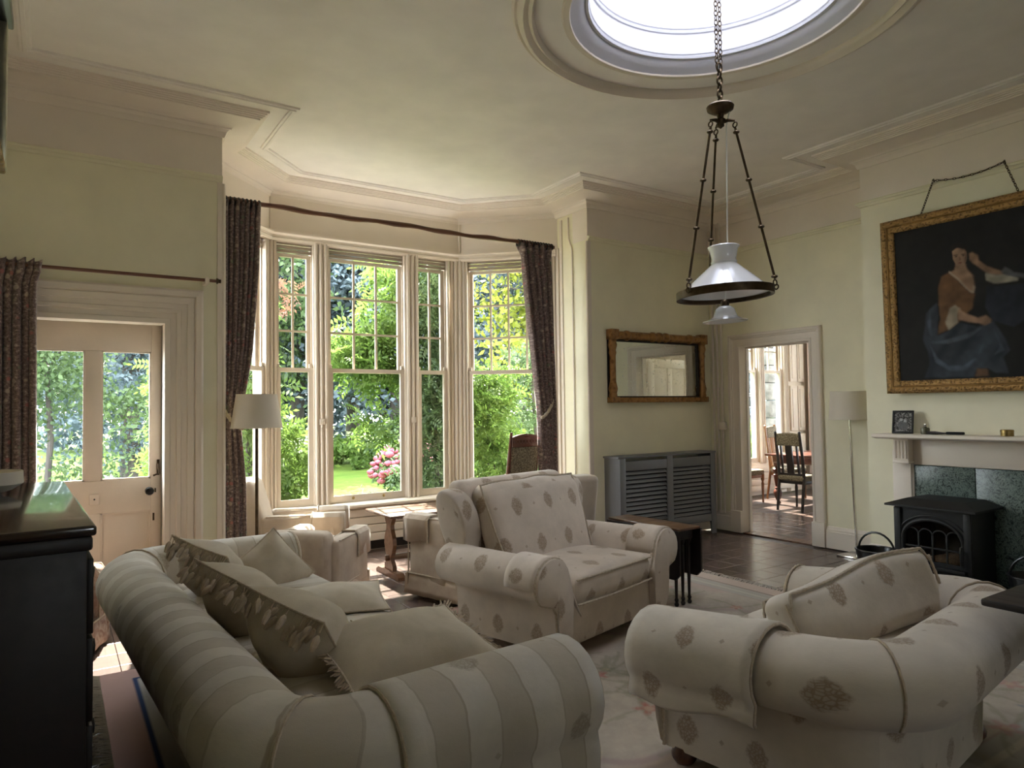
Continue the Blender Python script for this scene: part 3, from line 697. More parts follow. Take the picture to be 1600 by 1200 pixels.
# ------------------------------------------------------------------ doorway to the dining room
P2 = [(-0.004,-0.16),(-0.004,0.01),(0.02,0.014),(0.025,0.006),(0.085,0.008),(0.09,0.02),(0.105,0.024),(0.11,0.034),(0.13,0.038),(0.14,0.03),(0.142,0)]
architrave('trim_19', 'y', 4.255, 5.135, 2.105, XR, 0.14, P2, M['cream'], 0.24)
mb = MB(); mb.bevbox(6.455,6.662,4.115,4.257,0,0.245,0.006); mb.bevbox(6.455,6.662,5.133,5.275,0,0.245,0.006); struct(mb.build('trim_20', M['cream']))
mb = MB(); mb.box(6.60,6.64,4.262,4.275,0,2.1); mb.box(6.60,6.64,5.115,5.128,0,2.1); mb.box(6.60,6.64,4.275,5.115,2.085,2.100); struct(mb.build('trim_21', M['cream'], smooth=False))
D2 = snode('door_2'); D2.location = (6.67,4.24,0); D2.rotation_euler = (0,0,R(3))
def d2(nm,x0,x1,z0,z1,y0=0.0,y1=0.045): 
    m_ = MB(); m_.bevbox(x0,x1,y0,y1,z0,z1,0.003); return m_.build(nm, M['cream'], D2)
d2('door_stile',0.02,0.13,0.01,2.08); d2('door_stile',0.69,0.80,0.01,2.08); d2('door_muntin',0.37,0.45,0.24,0.85); d2('door_muntin',0.37,0.45,1.02,1.96)
for z0,z1 in ((0.01,0.24),(0.85,1.02),(1.96,2.08)): d2('door_rail',0.13,0.69,z0,z1)
for a,b in ((0.13,0.37),(0.45,0.69)):
    for z0,z1 in ((0.24,0.85),(1.02,1.96)): d2('door_panel',a,b,z0,z1,0.014,0.031)
# pipes in the corner
for y in (5.49,5.43,5.37):
    mb = MB(); mb.tube([(6.478,y,0.2),(6.478,y,3.66)],0.014,8)
    for z in (0.55,1.62): mb.tube([(6.478,y,z),(6.478,y,z+0.03)],0.02,8)
    tag(mb.build('heating_pipe', M['cream']), {5.49:'cream vertical heating pipe nearest the corner by the radiator cover',5.43:'middle cream heating pipe of three beside the dining doorway',5.37:'cream vertical heating pipe nearest the dining doorway surround'}[y], 'pipe', 'vertical heating pipes in the corner')
mb = MB(); mb.bevbox(6.44,6.478,5.31,5.40,1.16,1.25,0.006); tag(mb.build('switch_box', M['cream']), 'small cream switch box on the pipes left of the dining doorway', 'switch')

# ------------------------------------------------------------------ dining room shell
DW = [M['cream'],M['cream']]
wall_x('wall_dining_back', 6.5, 11.2, 7.10, 7.20, 0, CEIL, [(8.33,9.47,0.5,3.1),(9.60,10.12,0.5,3.1)], mat=DW)
wall_x('wall_dining_back', 6.5, 6.75, 5.8, 7.1, 0, CEIL, mat=DW)
wall_y('wall_dining_right', 1.2, 7.34, 11.0, 11.2, 0, CEIL, [(4.05,5.6,0.5,3.1)], mat=DW); wall_x('wall_dining_front', 6.75, 11.2, 1.2, 1.4, 0, CEIL, mat=DW)  # side wall opening is for the added window
mb = MB(); mb.box(6.75,11.2,1.2,7.34,CEIL,CEIL+0.15); struct(mb.build('ceiling_dining', M['ceil'], smooth=False))
sash_window('window_6', (8.35,7.12), 0, 1.10, 3, 0.52, 1.98, 2.95, 3.08)
sash_window('window_7', (9.62,7.12), 0, 0.48, 2, 0.52, 1.98, 2.95, 3.08)
sash_window('fill_window_dining', (11.02,5.58), R(-90), 1.51, 4, 0.52, 1.98, 2.95, 3.08)  # unseen side window, added to brighten the dining room
post('trim_22', 9.535, 7.09, 0, 0.13, 0.1, 0.5, 3.1, 3); post('trim_23', 10.17, 7.09, 0, 0.10, 0.1, 0.0, 3.1, 3)
# panelled shutters beside the dining window
sh = snode('trim_24')
for x0,x1 in ((10.24,10.42),(10.44,10.62)):
    for z0,z1 in ((0.3,0.95),(1.0,1.75),(1.82,3.0)):
        mb = MB(); mb.bevbox(x0,x1,7.06,7.10,z0,z1,0.006); mb.bevbox(x0+0.03,x1-0.03,7.045,7.06,z0+0.05,z1-0.05,0.006); mb.build('shutter_panel', M['cream'], sh)
for k in range(4):
    mb = MB(); z = 0.06+0.1*k; mb.bevbox(6.76,10.2,7.07,7.10,z,z+0.09,0.006); struct(mb.build('trim_25', M['cream']))
# ------------------------------------------------------------------ upholstery helpers
def bez_round(pts, r, n=6):
    """polyline with its inner corners rounded (radius r)"""
    out = [Vector(pts[0])]
    for i in range(1, len(pts)-1):
        p, a, b = Vector(pts[i]), Vector(pts[i-1]), Vector(pts[i+1])
        d1 = (a-p).normalized(); d2 = (b-p).normalized(); s, e = p+d1*r, p+d2*r
        for k in range(n+1):
            t = k/n; out.append(s*(1-t)**2 + p*2*t*(1-t) + e*t*t)
    out.append(Vector(pts[-1])); return out
def resample(path, step):
    out = [Vector(path[0])]
    for a, b in zip(path[:-1], path[1:]):
        a, b = Vector(a), Vector(b); L = (b-a).length; n = max(1, int(round(L/step)))
        out += [a+(b-a)*(k/n) for k in range(1, n+1)]
    return out
def scroll(top, rr, seat=0.30, base=0.07, over=0.06):
    """cross-section of a rolled arm or back: offset is towards the seat, z up; closed, counter-clockwise"""
    cz = top-rr; cx = -over; P = [(0.10,base),(0.12,seat)]
    for k in range(13):
        a = R(10+ (215)*k/12.0); P.append((cx+rr*math.cos(a)*1.05, cz+rr*math.sin(a)))
    P += [(cx+0.01,cz-rr*0.98),(cx+0.035,cz-rr-0.04),(cx+0.045,base)]
    return P
def rope(mb, pts, r, step=0.016):
    """twisted cord along a polyline"""
    P = resample([Vector(p) for p in pts], step); rad = [r*(1.0 if i%2 else 0.72) for i in range(len(P))]
    mb.tube(P, rad, 6)
def pillow(mb, w, h, t, n=14, pinch=0.06, sag=0.0, seed=0):
    rs = random.Random(seed); ph = [rs.uniform(0,6.28) for _ in range(6)]
    def f(side):
        def g(u, v):
            a, b = u*2-1, v*2-1
            x = a*w/2*(1-pinch*(1-b*b)); y = b*h/2*(1-pinch*(1-a*a))
            e = max(0.0,(1-abs(a)**2.2))**0.80*max(0.0,(1-abs(b)**2.2))**0.80
            wr = 0.06*math.sin(5*a+ph[0]+3*b)*math.sin(4*b+ph[1])+0.05*math.sin(9*a*b+ph[2])+0.04*math.sin(7*b-5*a+ph[3])
            z = side*t/2*e*(1+wr) - sag*(a*a)*0.5
            return (x,y,z)
        return g
    U = lambda u,v: (u*w, v*h)
    mb.grid(f(1), n, n, uv=U); mb.grid(f(-1), n, n, uv=U, flip=True); return mb
def place(mb, loc, rot):
    Mx = Matrix.Translation(loc) @ (rot if isinstance(rot, Matrix) else Matrix.Rotation(rot[2],4,'Z') @ Matrix.Rotation(rot[1],4,'Y') @ Matrix.Rotation(rot[0],4,'X'))
    mb.v = [tuple(Mx @ Vector(p)) for p in mb.v]; return mb
def bunfoot(mb, x, y, h=0.07, r=0.045):
    mb.lathe([(r*0.7,0),(r,h*0.3),(r*1.05,h*0.6),(r*0.8,h),(0,h)], 14, (x,y,0))
def rolled_sofa(T, wd, dp, top_back, top_arm, fab, rr=0.135, seat_z=0.40, base=0.09, corner=0.16, seats=1, cushion_mat=None, step=0.09):
    """rolled arms and back as one U; local +y is the front; the back line is y=0, arms at x=+-wd/2"""
    path = bez_round([(wd/2,dp),(wd/2,0),(-wd/2,0),(-wd/2,dp)], corner, 8)      # ccw: seat lies on the right -> use negative offsets
    path = [Vector((p.x,p.y)) for p in path]
    pts = resample(path, step)
    # split where the path passes the corner middles
    def seg_idx(sx): return min(range(len(pts)), key=lambda i: (pts[i]-Vector((sx*(wd/2-corner*0.3),corner*0.3))).length)
    i1, i2 = seg_idx(1), seg_idx(-1)
    prof = [(-o, z) for (o, z) in scroll(top_back, rr, seat_z-0.06, base)][::-1]
    def zf_for(p):
        k = max(0.0,(p.y-0.1)/(dp-0.1)); return top_back+(top_arm-top_back)*min(1,k)
    def piece(nm, a, b):
        mb = MB(); sub = pts[a:b+1]
        def zf(t, o, z):
            p = sub[min(len(sub)-1, int(round(t*(len(sub)-1))))]; tp = zf_for(p)
            return z if z < seat_z-0.07 else base+(z-base)*(tp-base)/(top_back-base)
        mb.sweep([(q.x,q.y) for q in sub], prof, cap=True, profclosed=True, zf=zf, pre=pts[a-1] if a > 0 else None, post=pts[b+1] if b < len(pts)-1 else None, s0=sum((pts[k+1]-pts[k]).length for k in range(a))); return mb.build(nm, fab, T, angle=50)
    piece('arm', 0, i1); piece('back', i1, i2); piece('arm', i2, len(pts)-1)
    # scroll faces on the arm fronts with corded edges
    fr = scroll(top_arm, rr, seat_z-0.06, base)
    for s in (1,-1):
        poly = [(s*(wd/2-o), base+(z-base)) for o, z in fr]
        cx = sum(p[0] for p in poly)/len(poly); cz = sum(p[1] for p in poly)/len(poly)
        mb = MB(); n = len(poly)
        vs = [(x,dp-0.005,z) for x,z in poly]+[(cx+(x-cx)*0.93,dp+0.028,cz+(z-cz)*0.96) for x,z in poly]+[(cx+(x-cx)*0.5,dp+0.036,cz+(z-cz)*0.7) for x,z in poly]+[(cx,dp+0.036,cz)]
        fs = []
        for i in range(n):
            j = (i+1)%n
            for L in (0,1): 
                q = (L*n+i,L*n+j,(L+1)*n+j,(L+1)*n+i); fs.append(q if s < 0 else q[::-1])
            q = (2*n+i,2*n+j,3*n); fs.append(q if s < 0 else q[::-1])
        mb.add(vs, fs); mb.build('arm_front', fab, T, angle=60)
        mb = MB(); rope(mb, [(x,dp+0.012,z) for x,z in poly[1:]], 0.009); mb.build('piping', M['cord'], T)
    mb = MB(); mb.rbox((0,dp*0.5+0.02,(base+seat_z-0.10)/2+0.02),(wd-0.16,dp-0.02,seat_z-0.10-base+0.04),0.03,2); mb.build('seat_base', fab, T)
    cw = (wd-0.24)/seats
    for k in range(seats):
        cx = -(wd-0.24)/2+cw*(k+0.5); mb = MB()
        mb.rbox((cx,dp*0.5+0.06,seat_z-0.04),(cw-0.01,dp-0.12,0.16),0.06,4,4,fn=lambda x,y,z: (x,y,z+(0.03*math.cos(x/cw*2.6)*math.cos(y/dp*2.6) if z > 0 else 0)))
        mb.build('seat_cushion', cushion_mat or fab, T)
    for x in (-wd/2+0.02,wd/2-0.02):
        for y in (0.06,dp-0.06):
            mb = MB(); bunfoot(mb, x, y, base+0.01, 0.05); mb.build('foot', M['footwood'], T)
    # seam cords across the roll at both corners
    for i in (i1,i2):
        p = pts[i]; d = (pts[min(i+1,len(pts)-1)]-pts[i-1]).normalized(); n = Vector((-d.y,d.x))
        mb = MB(); mb.tube([(p.x+n.x*o,p.y+n.y*o,z) for o,z in [(-a*1.02,b+0.004) for a,b in scroll(top_back,rr,seat_z-0.06,base)[2:15]]],0.005,6); mb.build('seam', M['cord'], T)
    return T
def arm_cover(T, fab, x, s, y0, y1, top, rr, over=0.06, drop_out=0.34, th=0.014, slope=0.0):
    """loose cloth laid over a rolled arm (arm line at x, s=+1 right arm, seat towards -s)"""
    cz = top-rr; P = []
    for k in range(11):
        a = R(40+175*k/10); P.append((-over+(rr+th)*1.05*math.cos(a), cz+(rr+th)*math.sin(a)))
    e = P[-1]; P.append((e[0]-0.012, e[1]-0.06)); P.append((e[0]-0.005, top-drop_out))
    mb = MB(); ny = 12
    def f(u, v):
        k = u*(len(P)-1); i = min(int(k), len(P)-2); t = k-i; o = P[i][0]*(1-t)+P[i+1][0]*t; z = P[i][1]*(1-t)+P[i+1][1]*t
        y = y0+(y1-y0)*v; wv = 0.010*math.sin(v*9+u*3)*u*u; zz = z + (0.012*math.sin(v*7) if u > 0.9 else 0) - slope*(y-y0)
        return (x-s*(o-wv), y, zz)
    mb.grid(f, 24, ny, uv=lambda u,v: (v*(y1-y0), u*0.7), flip=(s<0)); o = mb.build('arm_cover', fab, T, angle=80)
    md = o.modifiers.new('thick','SOLIDIFY'); md.thickness = 0.008; md.offset = 1
    mb = MB(); mb.tube([f(u/24,0.0) for u in range(25)],0.007,6); mb.tube([f(u/24,1.0) for u in range(25)],0.007,6); mb.tube([f(1.0,v/12) for v in range(13)],0.006,6); mb.build('hem', M['cord'], o); return o

# ------------------------------------------------------------------ left sofa (back to the left wall)
S1 = thing('sofa', 'long rolled-arm sofa in faded striped damask, back turned to the dark chest', 'sofa', (0.462,3.14,0.012), R(-86.6))
rolled_sofa(S1, 2.56, 0.88, 0.665, 0.655, M['stripe'], rr=0.15, seat_z=0.44, base=0.13, corner=0.20, seats=2, cushion_mat=M['stripe'])
arm_cover(S1, M['stripe'], 1.28, 1, 0.20, 0.89, 0.655, 0.15, drop_out=0.42)

# ------------------------------------------------------------------ right sofa
S2 = thing('loveseat', 'compact rolled-arm loveseat in medallion cotton seen from behind, near the fireplace', 'sofa', (2.765,1.30,0.012), R(8))
rolled_sofa(S2, 1.10, 0.84, 0.665, 0.59, M['med'], rr=0.14, seat_z=0.42, base=0.055, corner=0.20, seats=1)
arm_cover(S2, M['med'], -0.55, -1, 0.34, 0.88, 0.648, 0.14, drop_out=0.30, slope=0.09)
cfn = lambda x,y,z: (x*(1+0.02*math.sin(z*9)), y*(1+0.18*math.cos(x*3.2))+0.015*math.sin(x*7+z*5), z+0.02*math.cos(x*4)+0.012*math.sin(x*9)*(z>0))
mb = MB(); mb.rbox((0,0,0),(0.84,0.19,0.30),0.06,4,8,fn=cfn); c2 = mb.build('back_cushion', M['med'], angle=80)
c2.location = (2.88,1.69,0.575); c2.rotation_euler = (Matrix.Rotation(R(-10),4,'Z') @ Matrix.Rotation(R(-9),4,'Y') @ Matrix.Rotation(R(-24),4,'X')).to_euler()
tag(c2, 'loose box-edged cushion with twin cord piping slumped against the loveseat back', 'cushion')
mb = MB()
for y in (-0.082,0.082):
    rope(mb, [cfn(-0.412+0.824*k/30, y, (0.140 if 0 < k < 30 else 0.08)) for k in range(31)]+[], 0.008)
rope(mb, [cfn(-0.418,-0.078,z) for z in (0.11,0.05,-0.08,-0.12)], 0.008); rope(mb, [cfn(0.418,-0.078,z) for z in (0.11,0.05,-0.08,-0.12)], 0.008); mb.build('cushion_piping', M['cord'], c2)

# ------------------------------------------------------------------ winged armchair in the middle
A = thing('wing_armchair', 'large winged armchair in cream medallion cotton standing in the middle of the rug', 'armchair', (2.69,3.85,0.012), R(194.5))
FAB = M['medwarm']
WD, DP = 0.55, 0.64            # half width to the arm line, depth in front of the back
rr, at, sz = 0.125, 0.60, 0.43
for s in (1,-1):
    prof = [(-o, z) for o, z in scroll(at, rr, sz-0.06, 0.07)][::-1]
    path = [(s*WD,DP),(s*WD,DP-0.3),(s*(WD-0.0),0.06),(s*(WD-0.03),-0.16)]
    if s < 0: path = path[::-1]
    pp = resample(path, 0.08); mb = MB(); mb.sweep([(q.x,q.y) for q in pp], prof, profclosed=True); mb.build('arm', FAB, A, angle=50)
    poly = [(s*(WD-o), z) for o, z in scroll(at+0.012, rr*1.10, sz-0.06, 0.07)]; n = len(poly)
    cx = sum(p[0] for p in poly)/n; cz = sum(p[1] for p in poly)/n; mb = MB()
    vs = [(x,DP-0.005,z) for x,z in poly]+[(cx+(x-cx)*0.97,DP+0.035,cz+(z-cz)*0.98) for x,z in poly]+[(cx+(x-cx)*0.5,DP+0.052,cz+(z-cz)*0.7) for x,z in poly]+[(cx,DP+0.055,cz)]
    fs = []
    for i in range(n):
        j = (i+1)%n
        for L in (0,1):
            q = (L*n+i,L*n+j,(L+1)*n+j,(L+1)*n+i); fs.append(q if s < 0 else q[::-1])
        q = (2*n+i,2*n+j,3*n); fs.append(q if s < 0 else q[::-1])
    mb.add(vs, fs); mb.build('arm_front', FAB, A, angle=60)
    mb = MB(); rope(mb, [(x,DP+0.016,z) for x,z in poly[1:]+poly[:1]], 0.009); mb.build('piping', M['cord'], A)
    # loose arm cap with its pointed tail towards the seat
    prof = [(-0.06+(rr+0.012)*1.05*math.cos(R(a)), at-rr+(rr+0.012)*math.sin(R(a))) for a in range(-8,190,14)]
    mb = MB(); mb.grid(lambda u,v: (s*(WD-prof[min(len(prof)-1,int(round(u*(len(prof)-1))))][0]), DP-0.20+0.215*v, prof[min(len(prof)-1,int(round(u*(len(prof)-1))))][1]), len(prof)-1, 6, uv=lambda u,v:(u*0.5,v*0.25), flip=(s<0))
    x0 = s*(WD-prof[0][0]); z0 = prof[0][1]; mb.add([(x0,DP-0.20,z0),(x0,DP+0.02,z0),(x0-s*0.06,DP+0.06,z0-0.20),(x0-s*0.05,DP-0.02,z0-0.09)],[(0,1,2,3) if s > 0 else (3,2,1,0)])
    o = mb.build('arm_cap', FAB, A, angle=70); md = o.modifiers.new('thick','SOLIDIFY'); md.thickness = 0.008; md.offset = 1
    # wing: rolled side of the tall back
    mb = MB(); wing = [(-0.26,0.60),(-0.27,0.80),(-0.235,0.915),(-0.16,0.935),(-0.075,0.90),(-0.025,0.81),(-0.02,0.70),(-0.045,0.60),(-0.04,0.54),(-0.15,0.50)]
    xo = s*(WD+0.02)
    for y,z in (): pass
    n = len(wing); cy = sum(p[0] for p in wing)/n; cz = sum(p[1] for p in wing)/n
    rings = [(xo-s*0.135,0.90),(xo-s*0.125,0.985),(xo-s*0.085,1.03),(xo-s*0.03,1.03),(xo+s*0.01,0.985),(xo+s*0.02,0.90)]
    vs = [(x+s*0.26*max(0,z-0.62),cy+(y-cy)*k,cz+(z-cz)*k) for x,k in rings for y,z in wing]; fs = []
    for L in range(len(rings)-1):
        for i in range(n):
            q = (L*n+i,L*n+(i+1)%n,(L+1)*n+(i+1)%n,(L+1)*n+i); fs.append(q if s > 0 else q[::-1])
    fs += [tuple(range(n)) if s < 0 else tuple(range(n-1,-1,-1)), tuple((len(rings)-1)*n+k for k in (range(n) if s > 0 else range(n-1,-1,-1)))]
    mb.add(vs, fs); o = mb.build('wing', FAB, A, angle=80); md = o.modifiers.new('s','SUBSURF'); md.levels = 2; md.render_levels = 2
def backfn(x,y,z): return (x*(1+0.10*max(0,z)), y-0.22*(z+0.1)-0.05*(x/0.5)**2*0 , z+0.02*math.cos(x*3.2))
mb = MB(); mb.rbox((0,-0.13,0.53),(1.00,0.15,0.88),0.06,3,3,fn=lambda x,y,z: (x*(1+0.16*max(z,0)), y-0.20*(z-0.0), z)); mb.build('back', FAB, A)
mb = MB(); mb.rbox((0,0.03,0.655),(0.92,0.20,0.58),0.085,4,6,fn=lambda x,y,z: (x*(1+0.14*z), y-0.27*z+(0.035*math.cos(x*3.4)*math.cos(z*4) if y > 0 else 0)+0.012*math.sin(9*x+5*z), z+0.018*math.cos(x*3.5)-0.006*math.sin(x*17)*(z>0.2)))
bc = mb.build('back_cushion', FAB, A)
mb = MB(); zt = 0.28
rp = [(-0.40*(1+0.10*0.24),0.03-0.27*0.24+0.09,0.655+0.235+0.002)]
rp = [(x*1.17*(1.0+0.14*0.27),0.03-0.27*0.27+0.02,0.655+0.292+0.018*math.cos(x*3.5)-0.006*math.sin(x*17)) for x in [-0.385+0.77*k/20 for k in range(21)]]
rope(mb, [(-0.43,0.20,0.42),(-0.46,0.10,0.66),(-0.475,0.02,0.86)]+rp+[(0.475,0.02,0.86),(0.46,0.10,0.66),(0.43,0.20,0.42)], 0.008); mb.build('piping', M['cord'], bc)
mb = MB()
def seatfn(x,y,z): return (x, y+(0.03*math.cos(x*3) if y > 0.1 else 0), z+(0.030*math.cos(x*3.2)*math.cos((y)*2.6) if z > 0 else 0.0))
mb.rbox((0,0.335,sz-0.045),(0.84,0.66,0.17),0.07,4,5,fn=seatfn); sc_ = mb.build('seat_cushion', FAB, A)
mb = MB(); rope(mb, [(-0.40+0.80*k/24, 0.66+0.03*math.cos((-0.40+0.80*k/24)*3), sz+0.018+0.012*math.cos((-0.40+0.80*k/24)*3)) for k in range(25)], 0.007)
rope(mb, [(-0.40+0.80*k/24, 0.665+0.03*math.cos((-0.40+0.80*k/24)*3), sz-0.115) for k in range(25)], 0.007); mb.build('piping', M['cord'], sc_)
mb = MB(); mb.rbox((0,0.30,0.19),(0.98,0.66,0.25),0.03,2,2); mb.build('seat_base', FAB, A)
for x in (-0.42,0.42):
    for y in (-0.12,0.55):
        mb = MB(); bunfoot(mb, x, y, 0.075, 0.045); mb.build('foot', M['footwood'], A)

# ------------------------------------------------------------------ loose-covered armchairs
def slip_chair(T, fab, hw=0.38, dp=0.70, ha=0.56, hb=0.80, lean=0.16, covers=True, skirt=True, box_arm=0.13, sag=0.0, seat=0.40):
    """local +y front; boxy arms, gathered skirt with piped band and corner pleats"""
    def lean_fn(x,y,z): return (x, y-lean*(z+hb*0.3 if z > -hb*0.3 else 0), z)
    mb = MB(); mb.rbox((0,0.0,hb/2+0.06),(hw*2+0.06,0.20,hb-0.10),0.055,3,3,fn=lambda x,y,z: (x*(1+0.04*z), y-lean*(z+0.2), z+0.015*math.cos(x*4))); bk = mb.build('back', fab, T)
    for s in (-1,1):
        mb = MB(); mb.rbox((s*(hw+0.02),dp*0.5,(ha+0.10)/2),(box_arm,dp,ha-0.10),0.045,3,4,fn=lambda x,y,z: (x+0.01*math.sin(y*6), y, z-(sag*(y+dp/2)/dp if z > 0 else 0))); mb.build('arm', fab, T)
        mb = MB()
        for xx in (s*(hw+0.02)-box_arm/2+0.012, s*(hw+0.02)+box_arm/2-0.012): mb.tube([(xx,0.05,ha-0.006),(xx,dp-0.03,ha-0.006-sag),(xx,dp-0.004,ha-0.05-sag),(xx,dp-0.002,0.16)],0.006,6)
        mb.build('piping', M['cord'], T)
        if covers:
            xa, xb = s*(hw+0.02)-box_arm/2-0.012, s*(hw+0.02)+box_arm/2+0.012; zt = ha+0.012
            sec = [(xa,zt-0.20),(xa,zt-0.03),(xa+0.03,zt),(xb-0.03,zt),(xb,zt-0.03),(xb,zt-0.20)]
            sec = sec if s > 0 else sec
            mb = MB(); mb.grid(lambda u,v: (sec[int(round(u*5))][0]+0.006*math.sin(v*8)*(abs(u-0.5)>0.4), dp-0.24+0.262*v, sec[int(round(u*5))][1]-sag*(0.7+0.3*v)+0.01*math.sin(v*6)*(abs(u-0.5)>0.4)), 5, 6, uv=lambda u,v:(u*0.5,v*0.26))
            mb.add([(p[0],dp+0.022,p[1]-sag) for p in sec],[(5,4,3,2,1,0)])
            o = mb.build('arm_cover', fab, T, angle=35); md = o.modifiers.new('thick','SOLIDIFY'); md.thickness = 0.008
            mb = MB(); mb.tube([(p[0],dp-0.24,p[1]-sag*0.7+0.002) for p in sec],0.006,6); mb.build('hem', M['cord'], o)
    mb = MB(); mb.rbox((0,dp*0.52,seat-0.05),(hw*2-box_arm+0.03,dp-0.06,0.17),0.06,3,3,fn=lambda x,y,z: (x,y,z+(0.025*math.cos(x*4)*math.cos(y*3) if z > 0 else 0))); mb.build('seat_cushion', fab, T)
    mb = MB(); mb.box(-hw,hw,0.0,dp-0.03,0.12,seat-0.10); mb.build('seat_base', fab, T)
    if skirt:
        ow = hw+0.02+box_arm/2; per = [(ow,dp),(-ow,dp),(-ow,-0.10),(ow,-0.10)]
        loop = resample([Vector(p) for p in per]+[Vector(per[0])], 0.035)[:-1]; n = len(loop)
        mb = MB(); vs = []; fs = []
        for L,(z,fl) in enumerate(((0.175,0.0),(0.12,0.006),(0.06,0.014),(0.022,0.022))):
            for i,p in enumerate(loop):
                d = (loop[(i+1)%n]-loop[i-1]); nn = Vector((d.y,-d.x)).normalized()*-1; q = p-nn*(-(fl+0.004*math.sin(i*1.7)*(L/3)))
                q = p + Vector((p.x/ow, (p.y-dp/2+0.05)/(dp/2+0.05)))*fl + Vector((0.004*math.sin(i*1.9),0.004*math.cos(i*1.3)))*(L/3)
                vs.append((q.x,q.y,z))
        for L in range(3):
            for i in range(n): fs.append((L*n+i,(L+1)*n+i,(L+1)*n+(i+1)%n,L*n+(i+1)%n))
        mb.add(vs, fs); o = mb.build('skirt', fab, T, angle=60); md = o.modifiers.new('thick','SOLIDIFY'); md.thickness = 0.006
        mb = MB(); mb.tube([(p.x*1.005,p.y,0.176) for p in loop],0.006,6,closed=True); mb.build('skirt_piping', M['cord'], o)
        for (x,y) in per:
            mb = MB(); mb.box(x*0.995-0.012,x*0.995+0.012,y-0.014,y+0.014,0.024,0.172); mb.build('corner_pleat', fab, o)
        for x,y in ((ow-0.05,dp-0.04),(-ow+0.05,dp-0.04),(ow-0.05,-0.04),(-ow+0.05,-0.04)):
            mb = MB(); mb.tube([(x,y,0.14),(x,y,0.04)],0.014,8); mb.lathe([(0,-0.012),(0.022,-0.012),(0.026,0),(0.022,0.012),(0,0.012)],12,(x,y,0.026),axis='x'); mb.build('castor', M['black'], T)
    else:
        for x in (-hw,hw):
            for y in (0.0,dp-0.05):
                mb = MB(); bunfoot(mb,x,y,0.13,0.03); mb.build('foot', M['footwood'], T)
    return T
def facing(dx, dy): return math.atan2(-dx, dy)      # rotation that turns local +y to (dx,dy)
CA = thing('armchair', 'low loose-covered linen armchair directly behind the far arm of the striped sofa', 'armchair', (1.47,5.04,0), facing(0.66,0.75))
slip_chair(CA, M['linen'], 0.215, 0.60, 0.51, 0.56, 0.06)
CB = thing('armchair', 'pale linen armchair with tall sloping back in the left corner of the bay', 'armchair', (1.53,6.23,0), facing(0.91,-0.41))
slip_chair(CB, M['linenlight'], 0.20, 0.66, 0.565, 0.84, 0.30, covers=True, box_arm=0.11)
CC = thing('tub_armchair', 'brown linen skirted tub armchair beside the trestle table, back to the wing chair', 'armchair', (2.79,4.66,0.012), facing(-0.30,0.95))
slip_chair(CC, M['linen'], 0.30, 0.44, 0.61, 0.615, 0.02, box_arm=0.15)
CD = thing('armchair', 'pale upholstered armchair mostly hidden behind the wing chair beside the radiator cover', 'armchair', (3.50,4.52,0), facing(0.05,1))
slip_chair(CD, M['linenlight'], 0.19, 0.50, 0.56, 0.87, 0.16, covers=False)
CP = thing('armchair', 'faded patterned skirted armchair glimpsed between the dark chest and the striped sofa', 'armchair', (-0.22,5.02,0), facing(0.9,-0.35))
slip_chair(CP, M['pinkslip'], 0.22, 0.42, 0.50, 0.70, 0.1, covers=False)

# carved-top chair by the right curtain
V = thing('carved_armchair', 'high-backed carved wooden armchair upholstered in leafy brocade by the right bay curtain', 'armchair', (3.96,5.90,0), facing(-0.42,-0.90))
V.rotation_euler = (0,0,facing(-0.22,0.97))
for s in (-1,1):
    mb = MB(); mb.tube([(s*0.21,-0.02,0.0),(s*0.21,0.0,0.45),(s*0.205,-0.06,0.85),(s*0.20,-0.10,1.20)],[0.018,0.024,0.022,0.014],8); mb.build('back_post', M['redwood'], V)
    mb = MB(); mb.tube([(s*0.24,0.46,0.0),(s*0.24,0.46,0.10),(s*0.24,0.46,0.2),(s*0.24,0.46,0.42)],[0.016,0.024,0.018,0.026],10); mb.build('leg', M['redwood'], V)
    mb = MB(); mb.rbox((s*0.255,0.20,0.70),(0.07,0.50,0.055),0.026,3,2); mb.build('arm_pad', M['brocade'], V)
    mb = MB(); mb.tube([(s*0.245,0.42,0.42),(s*0.255,0.44,0.55),(s*0.255,0.40,0.68)],0.016,8); mb.build('arm_support', M['redwood'], V)
mb = MB(); crest = [(-0.20,1.05),(0.20,1.05),(0.20,1.15)]+[(0.20-0.40*k/12,1.15+0.03*math.sin(math.pi*k/12)) for k in range(1,12)]+[(-0.20,1.15)]
mb.plate(crest,'y',-0.115,-0.075)
for k in range(-3,4): mb.ring((0.045*k,-0.075,1.105),0.020,0.006,14,6,normal='y'); mb.ring((0.045*k,-0.115,1.105),0.020,0.006,14,6,normal='y')
mb.build('crest_rail', M['redwood'], V)
mb = MB(); mb.rbox((0,-0.05,0.78),(0.39,0.06,0.54),0.025,3,3,fn=lambda x,y,z: (x,y-0.14*z+(0.015*math.cos(x*6) if y > 0 else 0),z)); mb.build('back_pad', M['brocade'], V)
mb = MB(); mb.rbox((0,0.24,0.44),(0.50,0.50,0.09),0.03,3,2); mb.build('seat', M['brocade'], V)
mb = MB(); mb.box(-0.23,0.23,0.02,0.46,0.36,0.41); mb.build('seat_rail', M['redwood'], V)

